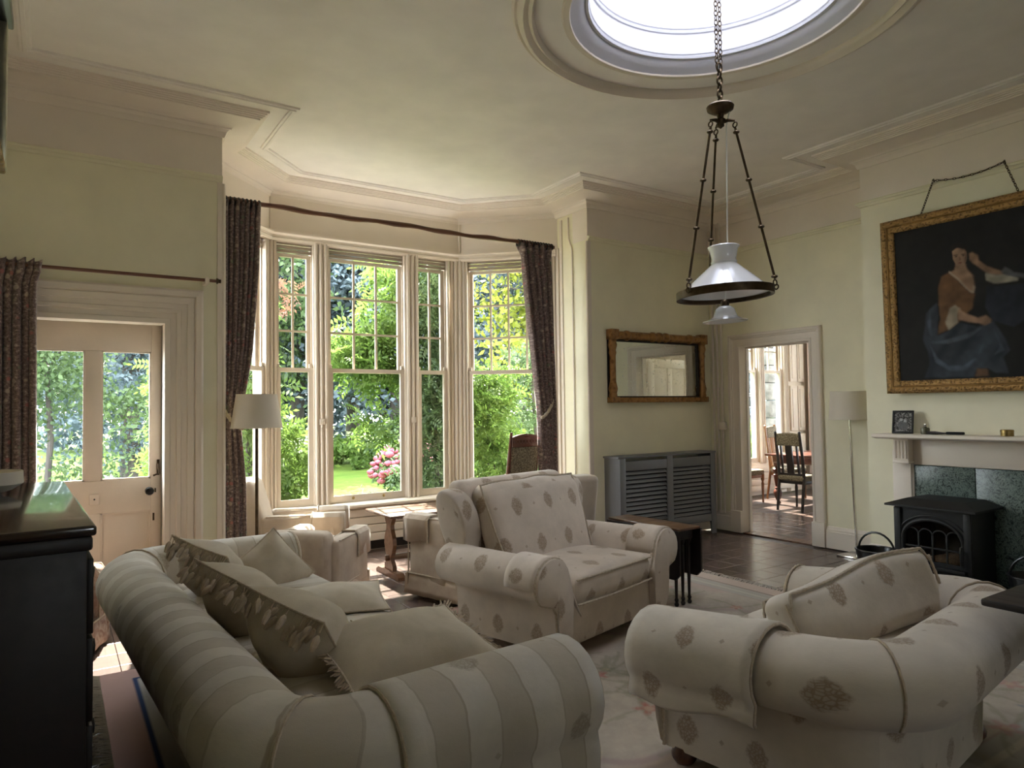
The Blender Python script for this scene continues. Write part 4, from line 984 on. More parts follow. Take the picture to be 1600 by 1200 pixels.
# ------------------------------------------------------------------ sofa cushions
def cushion(name, label, loc, rot, w_, h_, t_, fringe=0.0, seed=1, mat='cush', tassel_side=False, group=None):
    mb = pillow(MB(), w_, h_, t_, 18, 0.07, seed=seed); o = mb.build(name, M[mat], angle=80); o.location = loc; o.rotation_euler = rot
    tag(o, label, 'cushion', group); rs = random.Random(seed); per = []
    N = 44
    for (a0,b0,a1,b1) in ((-1,-1,1,-1),(1,-1,1,1),(1,1,-1,1),(-1,1,-1,-1)):
        for k in range(N//4):
            t = k/(N//4); a, b = a0+(a1-a0)*t, b0+(b1-b0)*t
            per.append(Vector((a*w_/2*(1-0.07*(1-b*b)), b*h_/2*(1-0.07*(1-a*a)), 0)))
    mb = MB(); rope(mb, per+[per[0]], 0.006, 0.014); mb.build('piping', M['cord'], o)
    if fringe > 0:
        mb = MB()
        for i in range(len(per)):
            for sub in range(5):
                t = (sub+rs.random()*0.6)/5; p = per[i]*(1-t)+per[(i+1)%len(per)]*t; d = Vector((p.x/w_,p.y/h_,0)).normalized()
                tip = p+d*fringe*rs.uniform(0.7,1.1)+Vector((rs.uniform(-.012,.012),rs.uniform(-.012,.012),rs.uniform(-0.022,0.014)))
                mb.tube([p, p*0.5+tip*0.5+Vector((0,0,rs.uniform(-.004,.006))), tip],[0.004,0.005,0.0025],4,caps=False)
        tag(mb.build('fringe', M['fringe'], o), kind='stuff')
    if tassel_side:
        for i in range(24):
            t = i/23; p = Vector((-w_/2+w_*t, h_/2*(1-0.07*(1-(2*t-1)**2)), 0)); q = p+Vector((rs.uniform(-.02,.02), rs.uniform(-0.035,0.0), -rs.uniform(0.02,0.075)))
            mb = MB(); mb.tube([p,p*0.4+q*0.6],0.0025,5); d = (q-p).normalized()
            mb.tube([q-d*0.014,q,q+d*0.02,q+d*0.042],[0.005,0.013,0.012,0.007],7); mb.build('tassel', M['fringe'], o)
    return o
def rotm(yaw, tilt, spin=0): return (Matrix.Rotation(yaw,4,'Z') @ Matrix.Rotation(tilt,4,'X') @ Matrix.Rotation(spin,4,'Z')).to_euler()
# standing against the back, from the far arm to the near one
cushion('fringed_cushion', 'tasselled cushion in the far left corner of the striped sofa with bunched top', (0.69,3.88,0.625), rotm(R(112),R(54),R(14)), 0.40, 0.38, 0.27, 0.0, 11, tassel_side=True)
cushion('plain_cushion', 'plain cushion with one pointed corner up leaning on the far arm of the striped sofa', (1.00,3.92,0.580), rotm(R(8),R(62),R(33)), 0.34, 0.34, 0.19, 0.0, 12)
cushion('fringed_cushion', 'middle tasselled cushion against the striped sofa back, partly behind its neighbour', (0.70,3.22,0.605), rotm(R(106),R(54),R(12)), 0.44, 0.40, 0.29, 0.0, 13, tassel_side=True)
cushion('fringed_cushion', 'nearest tasselled cushion upright against the striped sofa back', (0.775,2.62,0.600), rotm(R(106),R(54),R(12)), 0.48, 0.43, 0.32, 0.0, 14, tassel_side=True)
cushion('fringed_cushion', 'large fringed cushion lying flat against the near arm of the striped sofa', (1.08,2.36,0.585), rotm(R(4),R(12)), 0.60, 0.44, 0.21, 0.030, 15)
cushion('plain_cushion', 'flat pale cushion lying on the seat by the far arm of the striped sofa', (1.16,3.32,0.530), rotm(R(-15),R(5)), 0.44, 0.42, 0.11, 0.0, 16)
# ------------------------------------------------------------------ rug
def paint_grid(name, mat, parent, nx, ny, pos, col):
    """flat grid coloured point by point: pos(u,v)->(N,3), col(u,v)->(N,3)"""
    u, v = np.meshgrid(np.linspace(0,1,nx+1), np.linspace(0,1,ny+1)); u, v = u.ravel(), v.ravel()
    i, j = np.meshgrid(np.arange(nx), np.arange(ny)); a = (j*(nx+1)+i).ravel()
    Fq = np.stack([a,a+1,a+nx+2,a+nx+1],1); c_ = np.clip(col(u,v),0,1)
    return np_mesh(name, pos(u,v), Fq, mat, parent, np.concatenate([c_,np.ones((len(u),1))],1))
def sm(e0, e1, x): 
    t = np.clip((x-e0)/(e1-e0),0,1); return t*t*(3-2*t)
def vnoise(x, y, s):
    xi, yi = np.floor(x*s), np.floor(y*s); fx, fy = x*s-xi, y*s-yi; fx = fx*fx*(3-2*fx); fy = fy*fy*(3-2*fy)
    h = lambda a,b: np.mod(np.sin(a*127.1+b*311.7)*43758.5453,1.0)
    return (h(xi,yi)*(1-fx)+h(xi+1,yi)*fx)*(1-fy)+(h(xi,yi+1)*(1-fx)+h(xi+1,yi+1)*fx)*fy
RX0,RX1,RY0,RY1 = RUG
T = thing('area_rug', 'large cream floral wool rug with blue guard line and fringed ends under the sofas', 'rug', (0,0,0))
RN = np.random.default_rng(5)
FLOW = [(RN.uniform(RX0+0.35,RX1-0.35),RN.uniform(RY0+0.3,RY1-0.3),RN.uniform(0.05,0.10),RN.integers(0,4)) for _ in range(90)]
def rug_col(u, v):
    x = RX0+(RX1-RX0)*u; y = RY0+(RY1-RY0)*v; d = np.minimum(np.minimum(x-RX0,RX1-x),np.minimum(y-RY0,RY1-y))
    n = vnoise(x,y,9)*0.5+vnoise(x,y,31)*0.3+vnoise(x,y,90)*0.2
    c_ = np.array([0.40,0.345,0.285])[None]*(0.78+0.4*n)[:,None]
    pinkish = sm(0.55,0.75,vnoise(x+3,y,3.0))[:,None]; c_ = c_*(1-pinkish*0.35)+np.array([0.48,0.34,0.29])*pinkish*0.35
    def lay(mask, col): 
        nonlocal c_
        m = np.clip(mask,0,1)[:,None]; c_ = c_*(1-m)+np.array(col)*m
    # borders
    lay(((d<0.15)*0.85), (0.40,0.25,0.22)); lay(sm(0.145,0.15,d)*(1-sm(0.168,0.173,d))*(x<1.2), (0.035,0.055,0.12)); lay(sm(0.145,0.15,d)*(1-sm(0.160,0.165,d))*(x>=1.2), (0.16,0.13,0.12))
    lay(((d>0.172)&(d<0.33))*0.55, (0.34,0.34,0.31)); lay(((d>0.235)&(d<0.26))*0.6, (0.52,0.47,0.38)); lay(((d>0.33)&(d<0.345))*0.5,(0.30,0.22,0.2))
    lay((d<0.15)*(x>2.5)*0.7, (0.48,0.41,0.34))
    # scalloped oval line
    cx, cy = (RX0+RX1)/2, (RY0+RY1)/2; an = np.arctan2((y-cy)/1.05,(x-cx)/1.45); rr_ = np.hypot((x-cx)/1.45,(y-cy)/1.05)
    sc = 0.66+0.035*np.abs(np.sin(an*10)); lay((1-sm(0.012,0.03,np.abs(rr_-sc)))*0.55, (0.30,0.22,0.22)); lay((1-sm(0.008,0.02,np.abs(rr_-sc-0.06)))*0.35,(0.34,0.28,0.26))
    sc = 1.12+0.05*np.abs(np.sin(an*12)); lay((1-sm(0.012,0.03,np.abs(rr_-sc)))*0.4, (0.30,0.22,0.22))
    pal = [(0.36,0.10,0.08),(0.40,0.20,0.19),(0.20,0.20,0.14),(0.16,0.20,0.24)]
    for fx, fy, fr, k in FLOW:
        dx, dy = x-fx, y-fy; near = (np.abs(dx)<0.3)&(np.abs(dy)<0.3)
        if not near.any(): continue
        rr2 = np.hypot(dx,dy)+1e-6; a2 = np.arctan2(dy,dx)
        pet = fr*(0.7+0.3*np.cos(a2*5+k)); lay(near*(1-sm(pet*0.6,pet,rr2))*0.55*(0.5+vnoise(x,y,70)), pal[k]); lay(near*(1-sm(fr*0.15,fr*0.35,rr2))*0.5,(0.5,0.40,0.28))
        for q in range(4):
            th = fx*13+q*1.7; t = dx*np.cos(th)+dy*np.sin(th); s_ = -dx*np.sin(th)+dy*np.cos(th)-0.25*t*t/0.2
            lay(near*(t>fr*0.7)*(t<0.27)*(1-sm(0.006,0.016,np.abs(s_)+0.0*t))*0.4,(0.20,0.21,0.14))
            lay(near*(1-sm(0.6,1.0,np.hypot((t-0.17)/0.045,(s_-0.02)/0.018)))*0.4,(0.24,0.24,0.17))
    return c_
zt = lambda u,v: np.stack([RX0+(RX1-RX0)*u, RY0+(RY1-RY0)*v, 0.008+0.004*vnoise(u*4.4,v*3.4,2.0)],1)
paint_grid('pile', M['rug'], T, 380, 290, zt, rug_col)
mb = MB(); mb.box(RX0,RX1,RY0,RY1,-0.011,0.0075); mb.build('backing', M['fringe_rug'], T, smooth=False)
for sx, x0 in ((-1,RX0),(1,RX1)):
    mb = MB(); rs = random.Random(3+sx); n = 330
    for i in range(n):
        y = RY0+(RY1-RY0)*(i+rs.random())/n; L = rs.uniform(0.045,0.10)*(1.5 if sx < 0 else 1.0)
        p = [(x0,y,0.006),(x0+sx*L*0.5,y+rs.uniform(-.018,.018),0.012+rs.random()*0.008),(x0+sx*L,y+rs.uniform(-.035,.035),0.005)]
        mb.tube(p,[0.004,0.004,0.0025],4,caps=False)
    tag(mb.build('fringe', M['fringe_rug'], T), kind='stuff')

# ------------------------------------------------------------------ curtains and rods
def curtain(name, label, xl, xr, y, z0, z1, folds, seed, amp=0.03, tie=None, nu=None, rings=True):
    T = thing(name, label, 'curtain', (0,0,0)); rs = random.Random(seed); ph = [rs.uniform(0,6.28) for _ in range(8)]; nu = nu or folds*10
    def f(u, v):
        z = z0+(z1-z0)*v; a, b = xl(z), xr(z)
        uu = u+0.018*math.sin(u*folds*1.3+ph[0])*(1-v*0.5)
        head = max(0,(v-0.965)/0.035); k = amp*(0.8+0.4*math.sin(3*v+ph[1]))*(1-0.45*math.exp(-((v-0.955)/0.014)**2))
        wob = math.sin(2*math.pi*folds*uu+0.5*math.sin(2.2*v+ph[2]))+0.35*math.sin(2*math.pi*folds*0.5*uu+ph[3]+2*v)
        return (a+(b-a)*u+0.35*amp*math.cos(2*math.pi*folds*uu), y+k*wob*(1+0.9*head), z+0.015*math.sin(2*math.pi*folds*u+ph[4])*(v>0.99))
    wd = abs(xr(z1)-xl(z1))*2.2
    mb = MB(); mb.grid(f, nu, 60, uv=lambda u,v: (u*wd, v*(z1-z0))); o = mb.build('drape', M['curtain'], T, angle=180)
    md = o.modifiers.new('thick','SOLIDIFY'); md.thickness = 0.004
    if tie:
        zt_, side, xw, yw = tie; pts = []
        for k in range(13):
            t = k/12; a = xl(zt_)-0.02; b = xr(zt_)+0.02
            if side > 0: pts.append((a+(xw-a)*t, y-amp*1.9-0.01+(yw-(y-amp*1.9-0.01))*t**2, zt_-0.06+0.27*t**1.5))
            else: pts.append((b+(xw-b)*t, y-amp*1.9-0.01+(yw-(y-amp*1.9-0.01))*t**2, zt_-0.05+0.16*t**1.5))
        mb = MB(); rope(mb, pts, 0.018, 0.03); mb.build('tieback', M['cord'], T)
    return T
LT = thing('curtain_pole', 'long slightly crooked wooden curtain pole across the bay window', 'curtain pole', (0,0,0))
pts = [(1.055+3.25*k/40, 5.70, 3.105+0.006*math.sin(k*0.42)+0.003*math.sin(k*1.3)) for k in range(41)]
mb = MB(); mb.tube(pts, [0.021+0.003*math.sin(k*1.1) for k in range(41)], 10); mb.build('pole', M['polewood'], LT)
for a,b,n in ((1.07,1.35,10),(3.86,4.27,13)):
    for k in range(n):
        x = a+(b-a)*k/(n-1); mb = MB(); mb.ring((x,5.70,3.10),0.031,0.008,14,6,normal='x'); mb.build('curtain_ring', M['darkwood'], LT)
lin = lambda pts_: (lambda z: float(np.interp(z,[p[0] for p in pts_],[p[1] for p in pts_])))
curtain('curtain', 'dark floral curtain tied back at the left side of the bay window', lin([(0,1.07),(3.1,1.075)]), lin([(0.05,1.25),(0.9,1.24),(1.36,1.20),(1.9,1.29),(2.6,1.345),(3.1,1.36)]), 5.71, 0.06, 3.085, 7, 1, 0.030, tie=(1.36,-1,1.06,5.60))
curtain('curtain', 'dark floral curtain tied back at the right side of the bay window', lin([(0.05,4.11),(0.7,4.10),(1.4,4.09),(1.9,4.03),(2.7,3.93),(3.0,3.90),(3.1,3.86)]), lin([(0,4.31),(1.4,4.31),(3.1,4.27)]), 5.71, 0.06, 3.085, 10, 2, 0.032, tie=(1.40,1,4.335,5.745))
LD = thing('curtain_pole', 'slim brown curtain rod above the garden door', 'curtain pole', (0,0,0))
mb = MB(); mb.tube([(-0.55,5.44,2.412),(0.985,5.44,2.412)],0.012,10); mb.build('pole', M['polewood'], LD)
mb = MB(); mb.lathe([(0.0,0),(0.02,0.0),(0.022,0.008),(0.014,0.016),(0.014,0.03),(0,0.03)],14,(0.985,5.44,2.412),axis='x'); mb.build('finial', M['brass'], LD)
mb = MB(); mb.bevbox(0.905,0.935,5.42,YB,2.385,2.43,0.005); mb.build('bracket', M['cream'], LD)
curtain('curtain', 'dark floral curtain hanging at the left of the garden door', lin([(0,-0.52),(2.5,-0.52)]), lin([(0,-0.10),(1.2,-0.11),(2.3,-0.12),(2.36,-0.10),(2.45,-0.09)]), 5.44, 0.06, 2.45, 9, 4, 0.034)

# ------------------------------------------------------------------ standing lamps
def floor_lamp(label, x, y, z0, z1, r0, r1, lean=(0,0), pm='chrome'):
    T = thing('floor_lamp', label, 'floor lamp', (x,y,0))
    mb = MB(); mb.bevbox(-0.13,0.13,-0.13,0.13,0,0.018,0.004); mb.build('base', M['chrome'], T)
    mb = MB(); mb.tube([(0,0,0.018),(lean[0],lean[1],z1-0.06)],0.012,10); mb.build('pole', M[pm], T)
    mb = MB(); n = 40; cx, cy = lean; mb.lathe([(r0,z0),(r1,z1),(r1-0.004,z1),(r0-0.004,z0)],n,(cx,cy,0),closed=True); sh_ = mb.build('lamp_shade', M['shade'], T)
    mb = MB(); mb.ring((cx,cy,z0),r0-0.001,0.004,40,6); mb.ring((cx,cy,z1),r1-0.001,0.004,40,6)
    for k in range(3): a = 2.1*k; mb.tube([(cx,cy,z1-0.05),(cx+r1*math.cos(a),cy+r1*math.sin(a),z1-0.01)],0.003,5)
    mb.build('shade_ring', M['shade'], sh_)
    mb = MB(); mb.lathe([(0,-0.07),(0.03,-0.03),(0.022,0.02),(0.014,0.05),(0.014,0.06)],14,(cx,cy,z1-0.13)); mb.build('bulb', M['porcelain'], T); return T
floor_lamp('slim metal floor lamp with cream drum shade in the alcove left of the fireplace', 6.32, 3.70, 1.295, 1.558, 0.178, 0.158, (-0.02,0.03))
floor_lamp('slim metal floor lamp with tapered cream shade between the armchairs left of the bay', 1.274, 5.45, 1.322, 1.571, 0.187, 0.148, pm='brass')

# ------------------------------------------------------------------ hanging lamp below the lantern light
HL = thing('pendant_lamp', 'bronze three-rod hanging lamp with white opal shade below the round skylight', 'pendant lamp', (3.03,2.48,0))
HL.location = (3.03,2.48,0)
def links(mb, p0, p1, L, r, wire):
    a, b = Vector(p0), Vector(p1); n = max(1,int(round((b-a).length/(L*0.78)))); d = (b-a)/n; t = d.normalized()
    s = t.cross(Vector((0.3,0.9,0.2))).normalized(); s2 = t.cross(s)
    for k in range(n):
        c_ = a+d*(k+0.5); e = s if k%2 else s2
        mb.tube([c_+t*(L/2)*math.cos(q*math.pi/5)+e*r*math.sin(q*math.pi/5) for q in range(10)], wire, 5, closed=True)
mb = MB(); links(mb,(0.012,0,3.30),(0.012,0,4.86),0.034,0.010,0.003); links(mb,(-0.014,0.004,3.30),(-0.014,0.004,4.86),0.034,0.010,0.003); links(mb,(0,0,3.10),(0,0,3.32),0.050,0.015,0.0055)
tag(mb.build('suspension_chain', M['brass'], HL), kind='stuff')
mb = MB(); mb.lathe([(0.0,3.105),(0.012,3.10),(0.014,3.092),(0.066,3.092),(0.074,3.082),(0.070,3.066),(0.045,3.05),(0.02,3.04),(0.016,3.02),(0.028,3.01),(0.018,2.995),(0.02,2.975),(0.0,2.96)],28); mb.build('canopy', M['brass'], HL)
r0 = (math.cos(YAW),-math.sin(YAW)); f0 = (math.sin(YAW),math.cos(YAW))
def rd(th, r): c_, s_ = math.cos(R(th))*r, math.sin(R(th))*r; return (r0[0]*c_+f0[0]*s_, r0[1]*c_+f0[1]*s_)
TIL = math.tan(R(2.2))
def tz(p): return (p[0]*r0[0]+p[1]*r0[1])*TIL       # the ring hangs a little out of level
for th in (-20,93,209):
    a = rd(th,0.075); b = rd(th,0.258)
    mb = MB(); mb.tube([(0,0,2.99),(a[0]*0.5,a[1]*0.5,3.002),(a[0],a[1],2.995)],[0.008,0.010,0.006],8); mb.ring((a[0],a[1],2.972),0.014,0.004,12,6,normal='x'); mb.build('spider_arm', M['brass'], HL)
    p, q = Vector((a[0],a[1],2.955)), Vector((b[0],b[1],2.105+tz(b)))
    mb = MB(); mb.tube([p,q],0.0065,8); rod = mb.build('rod', M['brass'], HL)
    for k in (0.03,0.35,0.66,0.985):
        c_ = p+(q-p)*k; mb = MB(); mb.lathe([(0,-0.008),(0.014,-0.006),(0.018,0),(0.014,0.006),(0,0.008)],12,tuple(c_)); mb.build('rod_knob', M['brass'], rod)
    mb = MB(); mb.ring((b[0],b[1],2.085+tz(b)),0.015,0.004,12,6,normal='y'); mb.ring((b[0]*1.02,b[1]*1.02,2.062+tz(b)),0.013,0.004,12,6,normal='x'); mb.build('rod_hook', M['brass'], rod)
def tilt(mb): mb.v = [(x,y,z+(x*r0[0]+y*r0[1])*TIL) for x,y,z in mb.v]; return mb
mb = MB(); mb.lathe([(0.256,2.030),(0.256,2.072),(0.248,2.072),(0.236,2.050),(0.236,2.034),(0.246,2.030)],56,closed=True); tilt(mb).build('gallery_ring', M['brass'], HL)
mb = MB(); mb.lathe([(0.238,2.048),(0.238,2.062),(0.066,2.215),(0.070,2.225),(0.064,2.236),(0.066,2.25),(0.074,2.29),(0.084,2.308),(0.080,2.312),(0.070,2.292),(0.060,2.25),(0.058,2.22),(0.230,2.058)],56,caps=False); tilt(mb).build('opal_shade', M['opal'], HL)
mb = MB(); mb.tube([(0.022,-0.016,3.09),(0.04,-0.03,3.06),(0.026,-0.018,2.98),(0.02,-0.01,2.31),(0.0,0.0,2.0)],0.004,6); mb.build('flex', M['porcelain'], HL)
mb = MB(); mb.lathe([(0.0,2.022),(0.010,2.02),(0.020,2.01),(0.024,1.995),(0.020,1.985),(0.024,1.975),(0,1.97)],16); mb.build('lamp_holder', M['brass'], HL)
mb = MB(); mb.lathe([(0.018,1.985),(0.034,1.982),(0.050,1.968),(0.058,1.945),(0.066,1.925),(0.090,1.912),(0.120,1.904),(0.118,1.900),(0.088,1.907),(0.062,1.920),(0.054,1.942),(0.046,1.964),(0.018,1.98)],36,caps=False); tilt(mb).build('bell_shade', M['opal'], HL)

# ------------------------------------------------------------------ radiator cover
T = thing('radiator_cover', 'grey painted slatted radiator cover against the wall under the gilt mirror', 'radiator cover', (0,0,0))
x0,x1,yf = 4.82,6.27,5.335
def bx(nm,a,b,c,d,e,f,mat,par,bv=0.004):
    m_ = MB(); m_.bevbox(a,b,c,d,e,f,bv); return m_.build(nm, mat, par)
bx('top_board',x0-0.02,x1+0.02,yf-0.015,YB,0.905,0.925,M['rad'],T)
mb = MB(); mb.plate([(yf,0.0),(yf+0.05,0.0),(yf+0.06,0.10),(yf+0.10,0.18),(YB,0.18),(YB,0.905),(yf,0.905)],'x',x0,x0+0.018); mb.build('side_panel', M['rad'], T, smooth=False)
mb = MB(); mb.plate([(yf,0.0),(yf+0.05,0.0),(yf+0.06,0.10),(yf+0.10,0.18),(YB,0.18),(YB,0.905),(yf,0.905)],'x',x1-0.018,x1); mb.build('side_panel', M['rad'], T, smooth=False)
xm = (x0+x1)/2
for a,b,z0 in ((x0,x0+0.08,0.0),(x1-0.08,x1,0.0),(xm-0.045,xm+0.045,0.14)): bx('front_stile',a,b,yf-0.018,yf,z0,0.905,M['rad'],T)
for a,b in ((x0+0.08,xm-0.045),(xm+0.045,x1-0.08)):
    bx('front_rail',a,b,yf-0.016,yf,0.775,0.875,M['rad'],T); bx('front_rail',a,b,yf-0.016,yf,0.14,0.225,M['rad'],T)
    for k in range(12):
        z = 0.235+0.0455*k; m_ = MB(); m_.add([(a,yf-0.012,z),(b,yf-0.012,z),(b,yf+0.010,z+0.030),(a,yf+0.010,z+0.030),(a,yf-0.004,z-0.004),(b,yf-0.004,z-0.004),(b,yf+0.018,z+0.026),(a,yf+0.018,z+0.026)],[(0,1,2,3),(7,6,5,4),(0,4,5,1),(2,6,7,3),(0,3,7,4),(1,5,6,2)]); m_.build('slat', M['rad'], T, smooth=False)
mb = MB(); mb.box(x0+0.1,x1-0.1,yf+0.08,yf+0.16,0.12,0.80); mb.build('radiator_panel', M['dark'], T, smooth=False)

# ------------------------------------------------------------------ gilt mirror
T = thing('wall_mirror', 'wide gilt overmantel mirror with column sides hanging above the radiator cover', 'mirror', (0,0,0))
x0,x1,z0,z1 = 4.87,6.35,1.485,2.265; yw = YB-0.012
mb = MB(); mb.box(x0+0.10,x1-0.10,yw-0.012,yw,z0+0.06,z1-0.115); mb.build('mirror_glass', M['mirror'], T, smooth=False)
bx('back_board',x0+0.01,x1-0.01,yw,YB,z0+0.01,z1-0.01,M['darkwood'],T)
bx('bottom_rail',x0,x1,yw-0.05,yw-0.0,z0,z0+0.055,M['giltbrown'],T)
mb = MB(); mb.tube([(x0+0.10,yw-0.035,z1-0.06),(x1-0.10,yw-0.035,z1-0.06)],0.045,16); 
for k in (0.12,0.42,0.5,0.58,0.88):
    xx = x0+0.1+(x1-x0-0.2)*k; mb.tube([(xx-0.03,yw-0.035,z1-0.06),(xx-0.015,yw-0.035,z1-0.06),(xx+0.015,yw-0.035,z1-0.06),(xx+0.03,yw-0.035,z1-0.06)],[0.047,0.056,0.056,0.047],16)
mb.build('top_rail', M['giltbrown'], T)
bx('inner_slip',x0+0.095,x1-0.095,yw-0.03,yw-0.0,z1-0.125,z1-0.105,M['darkwood'],T); bx('inner_slip',x0+0.095,x1-0.095,yw-0.03,yw,z0+0.055,z0+0.07,M['darkwood'],T); bx('inner_slip',x1-0.115,x1-0.095,yw-0.03,yw,z0+0.06,z1-0.11,M['darkwood'],T)
for s,xx in ((1,x0+0.05),(-1,x1-0.05)):
    mb = MB(); n = 24; prof = [(0.040,z0+0.055),(0.046,z0+0.075),(0.040,z0+0.10),(0.050,z0+0.15),(0.040,z0+0.20),(0.034,z0+0.23),(0.034,z1-0.28),(0.042,z1-0.25),(0.036,z1-0.22),(0.050,z1-0.17),(0.042,z1-0.13),(0.046,z1-0.11)]
    vs = []; m_ = len(prof)
    for (r_,z) in prof:
        for k in range(n): q = r_*(1-0.10*(k%2)); vs.append((xx+q*math.cos(2*math.pi*k/n), yw-0.035+q*math.sin(2*math.pi*k/n), z))
    mb.add(vs,[(i*n+k,i*n+(k+1)%n,(i+1)*n+(k+1)%n,(i+1)*n+k) for i in range(m_-1) for k in range(n)]); mb.build('side_column', M['giltbrown'], T, angle=60)
    for zz in (z0+0.03,z1-0.055):
        hh = 0.055 if zz > 2 else 0.03
        cb = bx('corner_block',xx-0.055,xx+0.055,yw-0.085,yw,zz-hh,zz+hh,M['giltbrown'],T)
        if zz > 2:
            mb = MB(); mb.lathe([(0,0),(0.034,0),(0.036,0.006),(0.022,0.010),(0.016,0.018),(0,0.02)],14,(xx,yw-0.085,zz),axis='y'); mb.v = [(a,2*(yw-0.085)-b,c_) for a,b,c_ in mb.v]; mb.build('rosette', M['giltbrown'], cb)

# ------------------------------------------------------------------ drop-leaf table and trestle table
T = thing('drop_leaf_table', 'narrow dark drop-leaf table with hanging leaf and turned legs beside the wing chair', 'table', (3.77,3.81,0.013), R(3))
bx('top',-0.11,0.11,-0.36,0.36,0.545,0.563,M['oak'],T)
mb = MB(); leaf = [(-0.36,0.545),(-0.36,0.24),(-0.32,0.20),(0.32,0.20),(0.36,0.24),(0.36,0.545)]
mb.plate(leaf[::-1],'x',-0.125,-0.108); mb.build('hanging_leaf', M['darkwood'], T, smooth=False)
mb = MB(); mb.plate(leaf[::-1],'x',0.108,0.125); mb.build('hanging_leaf', M['darkwood'], T, smooth=False)
bx('frieze_rail',-0.085,0.085,-0.31,0.31,0.47,0.545,M['darkwood'],T)
for x in (-0.07,0.0,0.07):
    for y in (-0.28,0.28):
        mb = MB(); mb.lathe([(0.012,0.0),(0.018,0.015),(0.010,0.03),(0.016,0.045),(0.010,0.06),(0.011,0.10),(0.015,0.3),(0.017,0.42),(0.012,0.43),(0.02,0.45),(0.02,0.5)],12,(x,y,0)); mb.build('leg', M['darkwood'], T)
T = thing('trestle_table', 'low brown oak trestle table with shaped end supports in the bay window', 'table', (0,0,0))
bx('top',2.33,3.42,5.39,5.95,0.535,0.557,M['oak'],T,0.006)
for xx in (2.45,3.22):
    half = [(0.085,0.535),(0.085,0.50),(0.045,0.44),(0.05,0.40),(0.085,0.33),(0.095,0.27),(0.07,0.20),(0.04,0.16),(0.055,0.13),(0.09,0.09),(0.09,0.05)]
    poly = [(5.67+a,z) for a,z in half]+[(5.67-a,z) for a,z in half[::-1]]
    mb = MB(); mb.plate(poly[::-1],'x',xx-0.018,xx+0.018); mb.build('end_support', M['oak'], T, smooth=False)
    mb = MB(); mb.plate([(5.43,0.0),(5.91,0.0),(5.91,0.025),(5.86,0.05),(5.48,0.05),(5.43,0.025)],'x',xx-0.035,xx+0.035); mb.build('foot', M['oak'], T, smooth=False)
    bx('cleat',xx-0.025,xx+0.025,5.46,5.88,0.515,0.535,M['oak'],T)
bx('stretcher',2.40,3.30,5.655,5.685,0.13,0.18,M['oak'],T)

# ------------------------------------------------------------------ dark chest at the left and what stands on it
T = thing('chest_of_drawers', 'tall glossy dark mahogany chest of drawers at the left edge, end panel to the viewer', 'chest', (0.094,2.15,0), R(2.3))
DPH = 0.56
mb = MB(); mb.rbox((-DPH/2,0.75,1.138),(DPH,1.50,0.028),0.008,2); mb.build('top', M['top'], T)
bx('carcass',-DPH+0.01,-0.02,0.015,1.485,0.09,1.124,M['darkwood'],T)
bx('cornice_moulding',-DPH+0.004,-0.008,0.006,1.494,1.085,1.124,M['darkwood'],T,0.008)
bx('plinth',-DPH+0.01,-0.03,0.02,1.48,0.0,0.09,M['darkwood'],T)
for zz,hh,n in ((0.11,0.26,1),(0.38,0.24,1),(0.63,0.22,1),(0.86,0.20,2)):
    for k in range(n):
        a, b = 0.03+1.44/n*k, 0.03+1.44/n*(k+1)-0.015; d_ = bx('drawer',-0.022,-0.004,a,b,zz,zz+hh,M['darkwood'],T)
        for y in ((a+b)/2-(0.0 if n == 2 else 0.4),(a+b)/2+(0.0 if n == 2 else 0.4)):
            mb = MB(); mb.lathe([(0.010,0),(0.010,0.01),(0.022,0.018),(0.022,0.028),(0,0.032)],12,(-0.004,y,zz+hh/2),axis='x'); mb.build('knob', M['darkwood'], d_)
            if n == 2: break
T = thing('bowl', 'shallow cream ceramic bowl standing on the glossy dark chest', 'bowl', (-0.235,3.25,1.152))
mb = MB(); mb.lathe([(0.05,0.0),(0.06,0.0),(0.10,0.012),(0.128,0.03),(0.136,0.036),(0.134,0.082),(0.128,0.082),(0.126,0.04),(0.09,0.022),(0,0.014)],40); mb.build('body', M['shade'], T)
T = thing('round_stool', 'dark round-topped stool with polished rim at the bottom left corner', 'stool', (-0.115,1.58,0))
mb = MB(); mb.lathe([(0,0.735),(0.10,0.738),(0.15,0.732),(0.165,0.715),(0.165,0.69),(0,0.69)],40); mb.build('seat', M['black'], T)
mb = MB(); mb.ring((0,0,0.722),0.170,0.010,48,8); mb.build('rim', M['chrome'], T)
mb = MB(); mb.lathe([(0.03,0.12),(0.035,0.16),(0.022,0.25),(0.03,0.45),(0.022,0.6),(0.05,0.69)],16); mb.build('column', M['darkwood'], T)
for k in range(3):
    a = 2.1*k+0.4; mb = MB(); mb.tube([(0.02*math.cos(a),0.02*math.sin(a),0.18),(0.09*math.cos(a),0.09*math.sin(a),0.12),(0.15*math.cos(a),0.15*math.sin(a),0.02)],[0.02,0.018,0.014],8); mb.build('leg', M['darkwood'], T)
